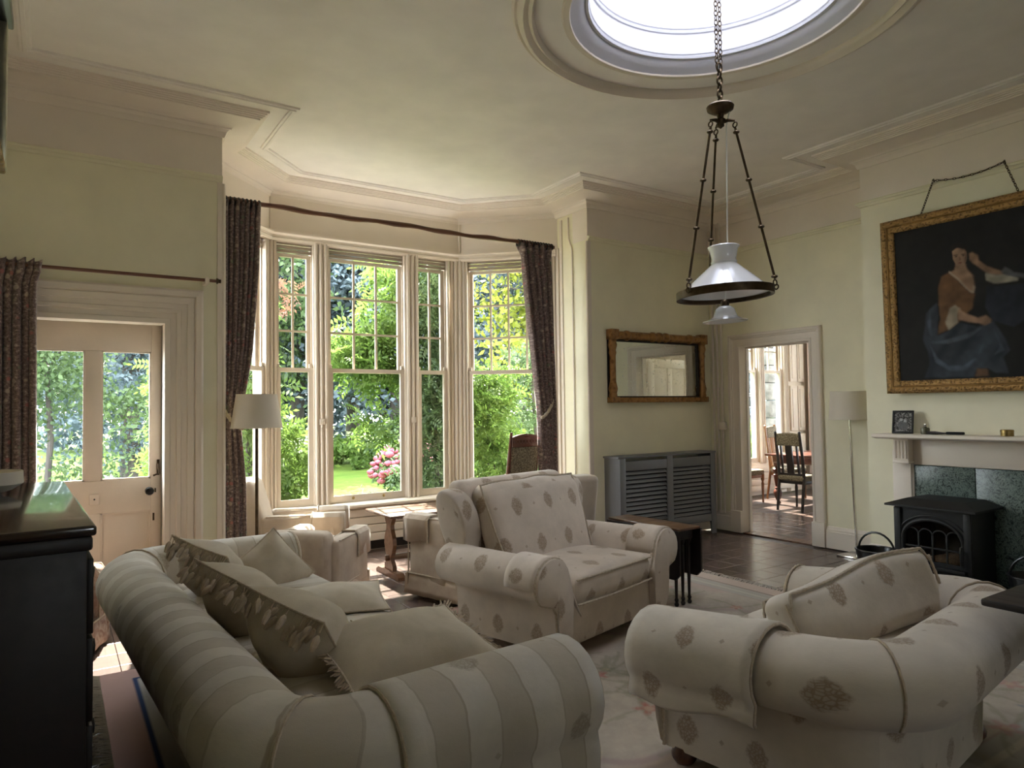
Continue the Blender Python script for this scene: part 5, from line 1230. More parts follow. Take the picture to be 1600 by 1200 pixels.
# gilt frame on the pier at the upper left
T = thing('gilt_picture', 'gilt framed picture seen edge-on at the upper left corner', 'picture', (-0.30,1.45,2.185), 0)
for nm,a,b,c_,d_,e,f,mt in (('frame_rail',0.12,0.212,-0.55,0.50,0.155,0.18,'black'),('frame_rail',0.12,0.20,-0.55,0.50,-0.185,-0.165,'gilt'),('frame_stile',0.150,0.172,0.46,0.50,-0.18,0.156,'palegilt'),('frame_stile',0.182,0.202,0.46,0.50,-0.18,0.156,'palegilt'),('frame_stile',0.12,0.20,-0.55,-0.49,-0.17,0.156,'gilt'),('canvas',0.135,0.15,-0.5,0.46,-0.17,0.156,'dark'),('backing',0.0,0.135,-0.3,0.2,-0.1,0.1,'darkwood')): bx(nm,a,b,c_,d_,e,f,M[mt],T,0.004)

# ------------------------------------------------------------------ fireplace
T = thing('mantelpiece', 'cream painted mantelpiece with fluted brackets and green marble surround', 'fireplace', (0,0,0))
yc = 2.50
mb = MB(); mb.sweep([(XC,yc-0.67),(5.75,yc-0.67),(5.75,yc+0.67),(XC,yc+0.67)],[(0.0,1.150),(0.02,1.158),(0.028,1.165),(0.028,1.186),(0.018,1.190),(-0.24,1.190),(-0.24,1.150)],profclosed=True); mb.build('shelf', M['cream'], T, angle=25)
bx('frieze_board',5.945,XC,yc-0.62,yc+0.62,0.935,1.150,M['cream'],T)
for s in (-1,1):
    bx('jamb_board',5.925,XC,yc+s*0.56-0.075,yc+s*0.56+0.075,0.0,1.05,M['cream'],T)
    b_ = bx('bracket',5.86,5.945,yc+s*0.53-0.06,yc+s*0.53+0.06,0.955,1.150,M['cream'],T)
    for k in range(4):
        mb = MB(); yy = yc+s*0.53-0.042+0.028*k; mb.tube([(5.858,yy,0.985),(5.858,yy,1.13)],0.009,8); mb.build('flute', M['cream'], b_)
    bx('bracket_foot',5.85,5.945,yc+s*0.53-0.066,yc+s*0.53+0.066,0.945,0.965,M['cream'],T)
    bx('inner_strip',5.945,5.975,yc+s*0.485-0.012,yc+s*0.485+0.012,0,0.95,M['cream'],T)
for a,b,z0_,z1_ in ((2.52,2.985,0.66,0.93),(2.62,2.985,0.0,0.655),(2.015,2.515,0.0,0.93)): bx('marble_slab',5.955,XC,a,b,z0_,z1_,M['marble'],T)
bx('opening_back',5.965,XC,2.515,2.62,0.0,0.66,M['dark'],T)
mb = MB(); mb.bevbox(5.42,5.92,1.86,3.06,0.0,0.035,0.006); tag(mb.build('hearth_slab', M['marble']), 'dark marble hearth slab on the floor under the black stove', 'hearth')
ST = thing('wood_stove', 'black cast-iron stove with arched glazed doors in front of the marble surround', 'stove', (0,0,0))
yl, yr, xf = 2.93, 2.38, 5.56
bx('side_plate',xf,5.92,yl-0.02,yl,0.10,0.64,M['iron'],ST); bx('side_plate',xf,5.92,yr,yr+0.02,0.10,0.64,M['iron'],ST); bx('back_plate',5.90,5.92,yr,yl,0.10,0.64,M['iron'],ST); bx('floor_plate',xf-0.06,5.92,yr,yl,0.085,0.11,M['iron'],ST)
mb = MB(); mb.prism([(xf-0.07,yr-0.05),(5.95,yr-0.05),(5.95,yl+0.05),(xf-0.07,yl+0.05)],0.640,0.655)
v = [(xf-0.07,yr-0.05,0.655),(5.95,yr-0.05,0.655),(5.95,yl+0.05,0.655),(xf-0.07,yl+0.05,0.655),(xf+0.05,yr+0.07,0.70),(5.93,yr+0.07,0.70),(5.93,yl-0.07,0.70),(xf+0.05,yl-0.07,0.70)]
mb.add(v,[(4,5,6,7),(0,1,5,4),(1,2,6,5),(2,3,7,6),(3,0,4,7)]); mb.build('top_plate', M['iron'], ST, smooth=False)
ymid = (yl+yr)/2; ow_, oh0, oh1 = 0.205, 0.24, 0.40
arch = [(ymid-ow_,oh0),(ymid+ow_,oh0)]+[(ymid+ow_*math.cos(math.pi*k/16),oh1+0.15*math.sin(math.pi*k/16)) for k in range(17)]
outer = [(yr,0.10),(yl,0.10),(yl,0.64),(yr,0.64)]
polys = [[Vector((a,b,0)) for a,b in outer],[Vector((a,b,0)) for a,b in arch[::-1]]]; flat = polys[0]+polys[1]; tri = tessellate_polygon(polys)
mb = MB(); n = len(flat); vs = [(xf-0.012,p.x,p.y) for p in flat]+[(xf+0.012,p.x,p.y) for p in flat]; fs = []
for a,b,c_ in tri: fs += [(a,b,c_),(n+c_,n+b,n+a)]
no = len(outer)
for i in range(len(arch)): fs.append((no+i,no+(i+1)%len(arch),n+no+(i+1)%len(arch),n+no+i))
mb.add(vs, fs); mb.build('front_plate', M['iron'], ST, smooth=False)
def archtube(nm, w_, h0, h1, rise, r, xx, par=ST):
    mb = MB(); mb.tube([(xx,ymid-w_,h0)]+[(xx,ymid-w_*math.cos(math.pi*k/18),h1+rise*math.sin(math.pi*k/18)) for k in range(19)]+[(xx,ymid+w_,h0)],r,8); return mb.build(nm, M['iron'], par)
archtube('door_arch',0.215,0.235,0.40,0.155,0.014,xf-0.016); archtube('door_arch',0.245,0.235,0.41,0.175,0.008,xf-0.014)
mb = MB(); mb.box(xf+0.004,xf+0.007,ymid-0.2,ymid+0.2,0.24,0.55); mb.build('door_glass', M['glass'], ST, smooth=False)
for w_ in (0.0,):
    bx('door_bar',xf-0.012,xf+0.002,ymid-0.2,ymid+0.2,0.335,0.347,M['iron'],ST,0.002)
for k in (-1,0,1): bx('door_bar',xf-0.012,xf+0.002,ymid+k*0.10-0.006,ymid+k*0.10+0.006,0.24,0.45 if k else 0.44,M['iron'],ST,0.002)
for k in (-1.5,-0.5,0.5,1.5):
    mb = MB(); mb.tube([(xf-0.006,ymid+k*0.10-0.05*math.cos(math.pi*q/10),0.43+0.05*math.sin(math.pi*q/10)) for q in range(11)],0.006,6); mb.build('tracery_arch', M['iron'], ST)
bx('ash_lip',xf-0.07,xf,yr+0.03,yl-0.03,0.19,0.215,M['iron'],ST)
bx('pilaster',xf-0.03,xf,yl-0.05,yl,0.10,0.63,M['iron'],ST); bx('pilaster',xf-0.03,xf,yr,yr+0.05,0.10,0.63,M['iron'],ST)
mb = MB(); mb.lathe([(0,0),(0.016,0),(0.018,0.01),(0.010,0.02),(0,0.024)],12,(0,0,0),axis='x'); mb.v = [(xf-0.03-x,yl-0.075+y,0.30+z) for x,y,z in mb.v]; mb.build('door_knob', M['chrome'], ST)
mb = MB(); mb.tube([(xf-0.03,yr+0.07,0.38),(xf-0.06,yr+0.06,0.34),(xf-0.05,yr+0.06,0.25)],0.008,8); mb.build('latch_handle', M['iron'], ST)
for x in (xf+0.02,5.88):
    for y in (yr+0.04,yl-0.04): bx('leg',x-0.02,x+0.02,y-0.02,y+0.02,0.035,0.10,M['iron'],ST)
for k,(yy,zz,an) in enumerate(((ymid-0.02,0.16,0.1),(ymid+0.05,0.155,-0.3),(ymid-0.06,0.23,0.25))):
    mb = MB(); mb.tube([(5.72-0.05*an,yy-0.17,zz+an*0.1),(5.72,yy,zz+0.02),(5.74+0.05*an,yy+0.15,zz-an*0.1)],[0.045,0.05,0.042],10); tag(mb.build('log', M['log']), ['split log lying lowest behind the stove glass','split log at the left behind the stove glass','split log resting topmost behind the stove glass'][k], 'log', 'logs in the stove')
def scuttle(label, x, y):
    T = thing('coal_scuttle', label, 'coal scuttle', (x,y,0.0))
    mb = MB(); mb.lathe([(0.08,0.036),(0.10,0.036),(0.13,0.10),(0.155,0.20),(0.158,0.23),(0.150,0.23),(0.12,0.10),(0,0.06)],32); mb.build('bucket', M['black'], T)
    mb = MB(); mb.tube([(0,-0.155*math.cos(math.pi*k/14),0.20+0.17*math.sin(math.pi*k/14)) for k in range(15)],0.009,8); mb.build('handle', M['black'], T)
    mb = MB(); mb.ring((0,0,0.23),0.157,0.008,32,6); mb.build('rim', M['black'], T); return T
scuttle('black coal scuttle with arched handle at the left of the stove', 5.70, 3.17)
scuttle('black coal scuttle with arched handle at the right edge beside the stove', 5.66, 2.04)

# ------------------------------------------------------------------ portrait over the mantel
PT = thing('portrait_painting', 'dark oil portrait of a seated figure in ochre and blue, carved gilt frame', 'painting', (5.94,2.50,1.525))
PT.rotation_euler = (0,R(-1.3),0)
W2, HH = 0.645, 1.455
def fr(nm, i0, i1, p0, p1, mat):
    """one mitred ring of frame as four sides; i0,i1 distance in from the outer edge; p0,p1 projection"""
    for side in range(4):
        a, b = [(-W2,0),(W2,0),(W2,HH),(-W2,HH)][side], [(W2,0),(W2,HH),(-W2,HH),(-W2,0)][side]
        inn = [(1,1),(-1,1),(-1,-1),(1,-1)]; ia, ib = inn[side], inn[(side+1)%4]
        def q(p, i_, d, pr_): return (-pr_, p[0]+i_[0]*d, p[1]+i_[1]*d)
        mb = MB(); v = [q(a,ia,i0,0.0),q(b,ib,i0,0.0),q(a,ia,i0,p0),q(b,ib,i0,p0),q(a,ia,(i0+i1)/2,max(p0,p1)+0.004),q(b,ib,(i0+i1)/2,max(p0,p1)+0.004),q(a,ia,i1,p1),q(b,ib,i1,p1),q(a,ia,i1,0),q(b,ib,i1,0)]
        mb.add(v,[(0,2,3,1),(2,4,5,3),(4,6,7,5),(6,8,9,7)]); mb.build(nm, mat, PT, angle=60)
fr('outer_moulding',0.0,0.045,0.045,0.055,M['gilt']); fr('plain_band',0.045,0.062,0.050,0.042,M['giltplain']); fr('inner_moulding',0.062,0.105,0.045,0.028,M['gilt'])
PAINT = {
'chair': ((0.022,0.026,0.036),[(2.373,2.323),(2.207,2.31),(2.05,2.30),(2.02,2.10),(2.21,2.0),(2.331,2.052),(2.386,2.164)]),
'hair2': ((0.014,0.009,0.006),[(2.496,2.513),(2.474,2.475),(2.461,2.404),(2.453,2.335),(2.47,2.363),(2.491,2.443)]),
'drape': ((0.040,0.050,0.062),[(2.732,2.249),(2.812,2.17),(2.849,1.958),(2.816,1.86),(2.808,1.744),(2.852,1.646),(2.494,1.64),(2.461,1.698),(2.389,1.703),(2.343,1.667),(2.249,1.654),(2.279,1.779),(2.229,1.825),(2.26,1.909),(2.331,2.052),(2.451,2.025),(2.573,2.072),(2.655,2.011),(2.737,1.984),(2.719,2.136)]),
'fold1': ((0.10,0.12,0.15),[(2.798,1.913),(2.743,1.802),(2.663,1.735),(2.552,1.729),(2.458,1.791),(2.394,1.921),(2.426,1.84),(2.523,1.693),(2.649,1.691),(2.761,1.768)]),
'fold2': ((0.085,0.10,0.13),[(2.78,2.206),(2.809,2.102),(2.803,2.012),(2.779,1.974),(2.784,2.081)]),
'fold3': ((0.10,0.115,0.14),[(2.789,1.93),(2.657,1.945),(2.513,1.983),(2.39,2.03),(2.499,1.948),(2.658,1.91)]),
'fold4': ((0.07,0.085,0.11),[(2.332,1.999),(2.266,1.828),(2.339,1.8),(2.300,1.86)]),
'foot': ((0.13,0.07,0.035),[(2.486,1.645),(2.458,1.703),(2.392,1.7),(2.388,1.645)]),
'neck': ((0.34,0.21,0.125),[(2.574,2.527),(2.508,2.524),(2.497,2.479),(2.461,2.421),(2.453,2.335),(2.465,2.289),(2.495,2.307),(2.532,2.364),(2.601,2.436),(2.637,2.472),(2.583,2.485)]),
'dress': ((0.17,0.085,0.034),[(2.636,2.475),(2.689,2.451),(2.711,2.374),(2.721,2.234),(2.704,2.108),(2.737,1.991),(2.654,2.023),(2.57,2.075),(2.467,2.166),(2.454,2.284),(2.488,2.292),(2.563,2.39)]),
'trim': ((0.42,0.33,0.23),[(2.637,2.476),(2.563,2.398),(2.490,2.298),(2.465,2.285),(2.450,2.335),(2.462,2.345),(2.470,2.305),(2.495,2.318),(2.560,2.412),(2.630,2.486)]),
'sleeve': ((0.36,0.30,0.21),[(2.633,2.187),(2.592,2.208),(2.551,2.173),(2.574,2.128),(2.579,2.068),(2.654,2.018),(2.668,2.086)]),
'forearm': ((0.33,0.20,0.12),[(2.569,2.176),(2.509,2.129),(2.441,2.092),(2.381,2.105),(2.345,2.067),(2.349,2.041),(2.391,2.025),(2.435,2.052),(2.51,2.069),(2.575,2.093)]),
'raised': ((0.30,0.18,0.105),[(2.484,2.597),(2.455,2.602),(2.418,2.567),(2.419,2.533),(2.361,2.475),(2.258,2.417),(2.256,2.387),(2.348,2.411),(2.436,2.494),(2.458,2.515),(2.483,2.554)]),
'cuff': ((0.33,0.30,0.22),[(2.372,2.427),(2.305,2.399),(2.233,2.4),(2.161,2.355),(2.162,2.333),(2.321,2.338),(2.368,2.369)]),
'shawl': ((0.10,0.10,0.10),[(2.245,2.452),(2.19,2.401),(2.05,2.354),(2.05,2.322),(2.233,2.383),(2.275,2.415)]),
'face': ((0.40,0.25,0.155),[(2.599,2.637),(2.57,2.657),(2.523,2.651),(2.499,2.617),(2.495,2.565),(2.512,2.516),(2.544,2.494),(2.574,2.519),(2.596,2.575)]),
'hair': ((0.016,0.010,0.007),[(2.606,2.638),(2.598,2.68),(2.569,2.692),(2.522,2.682),(2.495,2.651),(2.49,2.598),(2.508,2.627),(2.554,2.654),(2.59,2.638)]),
'browl': ((0.06,0.03,0.02),[(2.590,2.605),(2.558,2.603),(2.560,2.597),(2.588,2.598)]), 'browr': ((0.06,0.03,0.02),[(2.535,2.602),(2.505,2.600),(2.507,2.594),(2.534,2.595)]),
'eyel': ((0.03,0.02,0.015),[(2.586,2.590),(2.572,2.594),(2.560,2.588),(2.572,2.584)]), 'eyer': ((0.03,0.02,0.015),[(2.533,2.588),(2.520,2.592),(2.507,2.586),(2.520,2.582)]),
'nose': ((0.25,0.14,0.085),[(2.552,2.585),(2.546,2.585),(2.538,2.556),(2.552,2.552)]), 'mouth': ((0.24,0.08,0.06),[(2.563,2.536),(2.545,2.541),(2.528,2.535),(2.545,2.528)]),
'cheekshade': ((0.24,0.14,0.085),[(2.515,2.64),(2.499,2.617),(2.495,2.565),(2.512,2.516),(2.52,2.53),(2.508,2.58)]),
}
def inside(y, z, poly):
    r_ = np.zeros(y.shape, bool); j = len(poly)-1
    for i in range(len(poly)):
        (yi,zi),(yj,zj) = poly[i],poly[j]
        r_ ^= ((zi>z)!=(zj>z))&(y<(yj-yi)*(z-zi)/(zj-zi+1e-12)+yi); j = i
    return r_
def portrait(u, v):
    y = 2.5+(W2-0.10)-2*(W2-0.10)*u; z = 1.525+0.10+(HH-0.20)*v
    n = vnoise(y,z,7)*0.6+vnoise(y,z,23)*0.4; c_ = np.array([0.012,0.0105,0.009])[None]*(0.6+0.9*n)[:,None]
    wob = (vnoise(y+9,z,14)-0.5)*0.014
    cloud = sm(0.30,0.0,np.hypot((y-2.02)/0.5,(z-2.75)/0.35))[:,None]; c_ = c_+cloud*np.array([0.05,0.055,0.06])*vnoise(y,z,8)[:,None]
    for k,(col,poly) in PAINT.items():
        fine = k in ('face','eyel','eyer','nose','mouth','browl','browr','cheekshade'); m = np.zeros_like(y); rj = 0.004 if fine else 0.010
        for q in range(9):
            m += inside(y+(0 if fine else wob)+rj*math.cos(q*2.4)*math.sqrt(q/8), z+(0 if fine else wob*0.6)+rj*math.sin(q*2.4)*math.sqrt(q/8), poly)/9.0
        m = m[:,None]*(0.75 if k.startswith('fold') else 1.0)
        cy_ = sum(p[0] for p in poly)/len(poly); hw = max(p[0] for p in poly)-min(p[0] for p in poly)
        sh_ = 0.72+0.5*vnoise(y*1.0+z*0.7,z-y*0.4,16)+0.22*np.clip((y-cy_)/(hw+1e-6),-1,1)
        if k in ('drape','chair'): sh_ = 0.45+0.9*vnoise(y*1.3+z*0.8,(z-y)*0.35,11)
        sh_ = sh_*(0.8+0.35*vnoise(y+2,z+5,30)); c_ = c_*(1-m)+np.array(col)[None]*sh_[:,None]*m
    return c_*0.72
paint_grid('canvas', M['canvas'], PT, 220, 250, lambda u,v: np.stack([np.full_like(u,-0.022),(W2-0.10)-2*(W2-0.10)*u,0.10+(HH-0.20)*v],1), portrait)
mb = MB(); mb.box(-0.018,0.0,-W2+0.02,W2-0.02,0.02,HH-0.02); mb.build('stretcher', M['darkwood'], PT, smooth=False)
CH = thing('picture_chain', 'brass chain looped over two rail hooks carrying the portrait', 'chain', (0,0,0))
mb = MB(); links(mb,(5.925,2.84,2.985),(5.945,2.745,3.25),0.026,0.007,0.0028)
prev = None
for k in range(9):
    t = k/8; p = (5.945, 2.745-0.505*t, 3.25-0.035*4*t*(1-t))
    if prev: links(mb,prev,p,0.026,0.007,0.0028)
    prev = p
links(mb,(5.945,2.24,3.25),(5.925,2.145,2.985),0.026,0.007,0.0028); tag(mb.build('chain_links', M['brass'], CH), kind='stuff')
for y in (2.745,2.24):
    mb = MB(); mb.tube([(5.965,y,3.24),(5.95,y,3.262),(5.935,y,3.25)],0.005,6); mb.build('rail_hook', M['brass'], CH)
# things on the mantel shelf
T = thing('photo_frame', 'small dark framed black-and-white photograph leaning at the left end of the mantel', 'photo frame', (5.87,3.015,1.191), R(14))
T.rotation_euler = (0,R(13),R(12))
for nm,a,b,c_,d_ in (('frame_rail',-0.080,0.080,0.0,0.016),('frame_rail',-0.080,0.080,0.178,0.194),('frame_stile',-0.080,-0.066,0.014,0.18),('frame_stile',0.066,0.080,0.014,0.18)): bx(nm,-0.010,0.006,a,b,c_,d_,M['iron'],T,0.003)
def photo(u,v):
    n = vnoise(u*3,v*4,6)*0.5+vnoise(u*3,v*4,14)*0.5; c_ = (0.04+0.34*sm(0.4,0.75,n))[:,None]*np.array([1.0,0.98,0.94])
    for cx,cy in ((0.4,0.62),(0.62,0.55)):
        m = np.hypot((u-cx)/0.09,(v-cy)/0.08)<1; c_[m] = 0.42; m = np.hypot((u-cx)/0.17,(v-cy+0.28)/0.22)<1; c_[m] = 0.10+0.1*n[m][:,None]
    return c_
paint_grid('photograph', M['photo'], T, 40, 50, lambda u,v: np.stack([np.full_like(u,-0.002),0.066-0.132*u,0.016+0.162*v],1), photo)
mb = MB(); mb.tube([(0.004,0,0.15),(0.05,0,-0.012)],0.006,6); mb.build('easel_leg', M['iron'], T)
T = thing('glass_jar', 'small greenish glass jar with stopper on the mantel beside the photograph', 'jar', (5.86,2.83,1.191))
mb = MB(); mb.lathe([(0,0),(0.030,0.0),(0.033,0.006),(0.033,0.045),(0.028,0.052),(0.018,0.054),(0,0.054)],20); mb.build('body', metal('jar_green_glass',(0.16,0.15,0.09),0.12,0.3,0.0), T)
mb = MB(); mb.lathe([(0.012,0.054),(0.014,0.060),(0.010,0.066),(0.014,0.074),(0.010,0.084),(0,0.088)],14); mb.build('stopper', M['chrome'], T)
T = thing('hearth_brush', 'dark long-handled brush lying on the mantel shelf', 'brush', (0,0,0))
mb = MB(); mb.tube([(5.82,2.80,1.205),(5.825,2.74,1.203),(5.83,2.68,1.201),(5.835,2.66,1.20)],[0.012,0.014,0.008,0.006],8); mb.build('handle', M['darkwood'], T)
mb = MB(); mb.rbox((5.842,2.60,1.203),(0.030,0.13,0.022),0.008,2); mb.build('bristle_head', M['dark'], T)
T = thing('brass_box', 'round brass box on the mantel towards the right edge', 'box', (5.85,2.25,1.191))
mb = MB(); mb.lathe([(0,0),(0.040,0),(0.041,0.004),(0.041,0.030),(0,0.030)],28); mb.build('body', M['goldbrass'], T)
mb = MB(); mb.lathe([(0.0,0.031),(0.043,0.031),(0.043,0.044),(0.038,0.048),(0,0.049)],28); mb.build('lid', M['goldbrass'], T)

# ------------------------------------------------------------------ pedestal table at the right edge
T = thing('side_table', 'dark wooden table corner jutting in at the right edge behind the loveseat', 'table', (2.97,0.80,0))
bx('top',-0.33,0.37,-0.34,0.315,0.752,0.778,M['darkwood'],T,0.008)
mb = MB(); mb.lathe([(0.05,0.08),(0.06,0.14),(0.03,0.22),(0.045,0.4),(0.03,0.55),(0.06,0.7),(0.09,0.752)],18); mb.build('pedestal', M['darkwood'], T)
for k in range(4):
    a = R(45+90*k); mb = MB(); mb.tube([(0.03*math.cos(a),0.03*math.sin(a),0.14),(0.16*math.cos(a),0.16*math.sin(a),0.09),(0.26*math.cos(a),0.26*math.sin(a),0.022)],[0.03,0.026,0.02],8); mb.build('foot', M['darkwood'], T)
T = thing('wooden_box', 'small dark wooden box on the table at the right edge', 'box', (3.02,0.98,0.779), R(4))
bx('body',-0.07,0.16,-0.1,0.10,0.0,0.05,M['darkwood'],T); bx('lid',-0.075,0.165,-0.105,0.105,0.05,0.066,M['darkwood'],T)

# ------------------------------------------------------------------ dining room furniture
def dining_chair(label, x, y, face, wm, hz=1.05):
    T = thing('dining_chair', label, 'chair', (x,y,0), face, 'dining chairs')
    for s in (-1,1):
        mb = MB(); mb.tube([(s*0.185,-0.06,0.0),(s*0.185,0.0,0.45),(s*0.185,-0.03,0.75),(s*0.18,-0.075,hz)],[0.018,0.022,0.020,0.018],8); p_ = mb.build('back_post', M[wm], T)
        mb = MB(); mb.lathe([(0,0),(0.018,0.0),(0.02,0.012),(0.008,0.026),(0,0.03)],10,(s*0.18,-0.075,hz)); mb.build('finial', M[wm], p_)
        mb = MB(); mb.lathe([(0.010,0),(0.016,0.02),(0.013,0.05),(0.022,0.28),(0.014,0.31),(0.026,0.34),(0.026,0.42)],12,(s*0.18,0.38,0)); mb.build('leg', M[wm], T)
    mb = MB(); mb.rbox((0,-0.055,hz-0.09),(0.35,0.045,0.16),0.018,2,2,fn=lambda a,b,c_: (a,b-0.06*c_,c_+(0.02*math.cos(a*8) if c_ > 0 else 0))); mb.build('top_pad', M['brocade'], T)
    for a,wd in ((0.0,0.10),(-0.12,0.028),(0.12,0.028),(-0.07,0.0),(0.07,0.0)):
        if wd == 0.0: continue
        mb = MB(); mb.add([(a-wd/2,0.005,0.50),(a+wd/2,0.005,0.50),(a+wd/2,-0.045,hz-0.17),(a-wd/2,-0.045,hz-0.17),(a-wd/2,-0.013,0.50),(a+wd/2,-0.013,0.50),(a+wd/2,-0.063,hz-0.17),(a-wd/2,-0.063,hz-0.17)],[(0,1,2,3),(7,6,5,4),(0,4,5,1),(2,6,7,3),(0,3,7,4),(1,5,6,2)]); mb.build('back_slat', M[wm], T, smooth=False)
    mb = MB(); mb.box(-0.18,0.18,-0.015,0.012,0.475,0.51); mb.build('lower_rail', M[wm], T, smooth=False)
    mb = MB(); mb.rbox((0,0.19,0.445),(0.41,0.43,0.085),0.03,2,2); mb.build('seat', M['brocade'], T)
    bx('seat_rail',-0.19,0.19,0.0,0.38,0.365,0.41,M[wm],T); return T
DT = thing('dining_table', 'dark mahogany dining table with bulbous turned legs seen through the doorway', 'table', (0,0,0))
bx('top',8.58,10.4,5.15,6.38,0.70,0.735,M['redwood'],DT,0.012); bx('apron',8.66,10.3,5.23,6.30,0.60,0.70,M['redwood'],DT,0.006)
for x in (8.72,10.25):
    for y in (5.28,6.27):
        mb = MB(); mb.lathe([(0.012,0.05),(0.03,0.07),(0.05,0.12),(0.062,0.17),(0.05,0.21),(0.03,0.225),(0.045,0.24),(0.032,0.26),(0.05,0.38),(0.058,0.43),(0.035,0.45),(0.06,0.47),(0.065,0.51),(0.03,0.545),(0.055,0.56),(0.055,0.61)],18,(x,y,0)); l_ = mb.build('leg', M['redwood'], DT)
        mb = MB(); mb.lathe([(0,-0.014),(0.024,-0.014),(0.028,0),(0.024,0.014),(0,0.014)],12,(x+0.02,y,0.028),axis='x'); mb.build('castor', M['brass'], l_)
dining_chair('dark dining chair with slatted back facing away through the doorway', 8.33, 5.77, facing(1,0.02), 'darkwood')
dining_chair('golden oak dining chair beyond the dining table by the window', 9.30, 6.72, facing(0.25,-1), 'goldoak', 1.10)
dining_chair('dining chair with pale brocade seat cut off by the left doorway jamb', 8.36, 6.74, facing(1,-0.1), 'goldoak')
curtain('sheer_curtain', 'pale pink curtain at the right of the dining room window', lin([(0,10.62),(3,10.60)]), lin([(0,10.95),(3,10.95)]), 6.98, 0.05, 3.1, 6, 9, 0.03)
MATS['pale_curtain'] = plain_fabric('pale_curtain', (0.66,0.54,0.50), (0.74,0.64,0.60))
bpy.data.objects['sheer_curtain'].children[0].data.materials[0] = MATS['pale_curtain']
# ------------------------------------------------------------------ garden
GZ = -0.40
def rnd_dirs(n, g): 
    d = g.normal(size=(n,3)); return d/np.linalg.norm(d,axis=1,keepdims=True)
def leaf_quads(P, D, N, L, Wd):
    """diamond leaves: base P, direction D, side N, length L, width Wd -> verts, quads"""
    S = np.cross(D,N); S /= np.linalg.norm(S,axis=1,keepdims=True)+1e-9; L = L[:,None]; Wd = Wd[:,None]
    nn = np.cross(S,D)
    V = np.stack([P, P+D*L*0.45+S*Wd*0.5+nn*L*0.06, P+D*L-nn*L*0.10, P+D*L*0.45-S*Wd*0.5+nn*L*0.06],1).reshape(-1,3)
    k = np.arange(len(P))*4; return V, np.stack([k,k+1,k+2,k+3],1)
def crown_pts(g, c, rad, n, blobs, bl=0.38, low=-1.0):
    B = rnd_dirs(blobs,g)*(g.random((blobs,1))**0.45); B = B[B[:,2] > low]; B = B*np.array(rad)+np.array(c)
    idx = g.integers(0,len(B),n); d = rnd_dirs(n,g)*(g.random((n,1))**0.4)
    s = bl*min(rad)*(0.6+0.8*g.random((len(B),1)))
    return B[idx]+d*s[idx]*np.array([1,1,0.75]), d
def tree(name, label, x, y, h, rad, mat, n, leaf, seed, trunk=0.18, zb=None, group='trees beyond the lawn', lean=0.0, blobs=70, bl=0.36):
    g = np.random.default_rng(seed); T = thing(name, label, 'tree', (x,y,GZ), 0, group)
    cz = zb if zb is not None else h-rad[2]
    P, d = crown_pts(g, (lean*h*0.5,0,cz), rad, n, blobs, bl)
    P = P[P[:,2] > 0.05]; n = len(P); D = rnd_dirs(n,g)*0.9+np.array([0,0,-0.35]); D /= np.linalg.norm(D,axis=1,keepdims=True)
    V, Q = leaf_quads(P, D, rnd_dirs(n,g), leaf*(0.7+0.6*g.random(n)), leaf*0.62*(0.7+0.5*g.random(n)))
    tag(np_mesh('foliage', V, Q, M[mat], T), kind='stuff')
    if trunk > 0:
        mb = MB(); rs = random.Random(seed); top = cz+rad[2]*0.3
        mb.tube([(0,0,-0.1),(lean*top*0.2+rs.uniform(-.1,.1),0,top*0.3),(lean*top*0.5,rs.uniform(-.2,.2),top*0.65),(lean*top*0.8,0,top)],[trunk*1.25,trunk,trunk*0.8,trunk*0.35],9)
        tr_ = mb.build('trunk', M['bark'], T)
        for k in range(6):
            a = rs.uniform(0,6.28); z = top*rs.uniform(0.45,0.9); mb = MB(); L = min(rad[0],rad[1])*rs.uniform(0.5,0.85)
            mb.tube([(lean*z,0,z),(lean*z+math.cos(a)*L*0.5,math.sin(a)*L*0.5,z+L*0.35),(lean*z+math.cos(a)*L,math.sin(a)*L,z+L*0.5)],[trunk*0.45,trunk*0.28,trunk*0.1],6); mb.build('branch', M['bark'], tr_)
    return T
def compound(g, base, n, size, spread, mats_, T, dirbias=(0,0,-0.3), leaflets=9, nm='foliage'):
    """pinnate sprays: n rachises, each with paired leaflets, all one part of the plant"""
    D = rnd_dirs(n,g)+np.array(dirbias); D /= np.linalg.norm(D,axis=1,keepdims=True); N_ = rnd_dirs(n,g)
    S = np.cross(D,N_); S /= np.linalg.norm(S,axis=1,keepdims=True); P = base; L = size*(0.7+0.6*g.random(n))
    Vs, Qs, off = [], [], 0; droop = np.array([0,0,-1.0])
    for k in range(leaflets):
        t = (k//2+1)/(leaflets//2+1.0); side = 0.0 if k == leaflets-1 else (1 if k%2 else -1)
        p = P+D*(L*t)[:,None]+droop*(L*0.25*t*t)[:,None]
        d = D*(0.45 if side else 1.0)+S*side*0.9+droop*0.15; d /= np.linalg.norm(d,axis=1,keepdims=True)
        nrm = np.cross(D,S); V, Q = leaf_quads(p, d, nrm+0.25*rnd_dirs(n,g), L*0.42*(0.8+0.3*g.random(n)), L*0.17*(0.8+0.4*g.random(n)))
        Vs.append(V); Qs.append(Q+off); off += len(V)
    return tag(np_mesh(nm, np.concatenate(Vs), np.concatenate(Qs), M[mats_], T), kind='stuff')
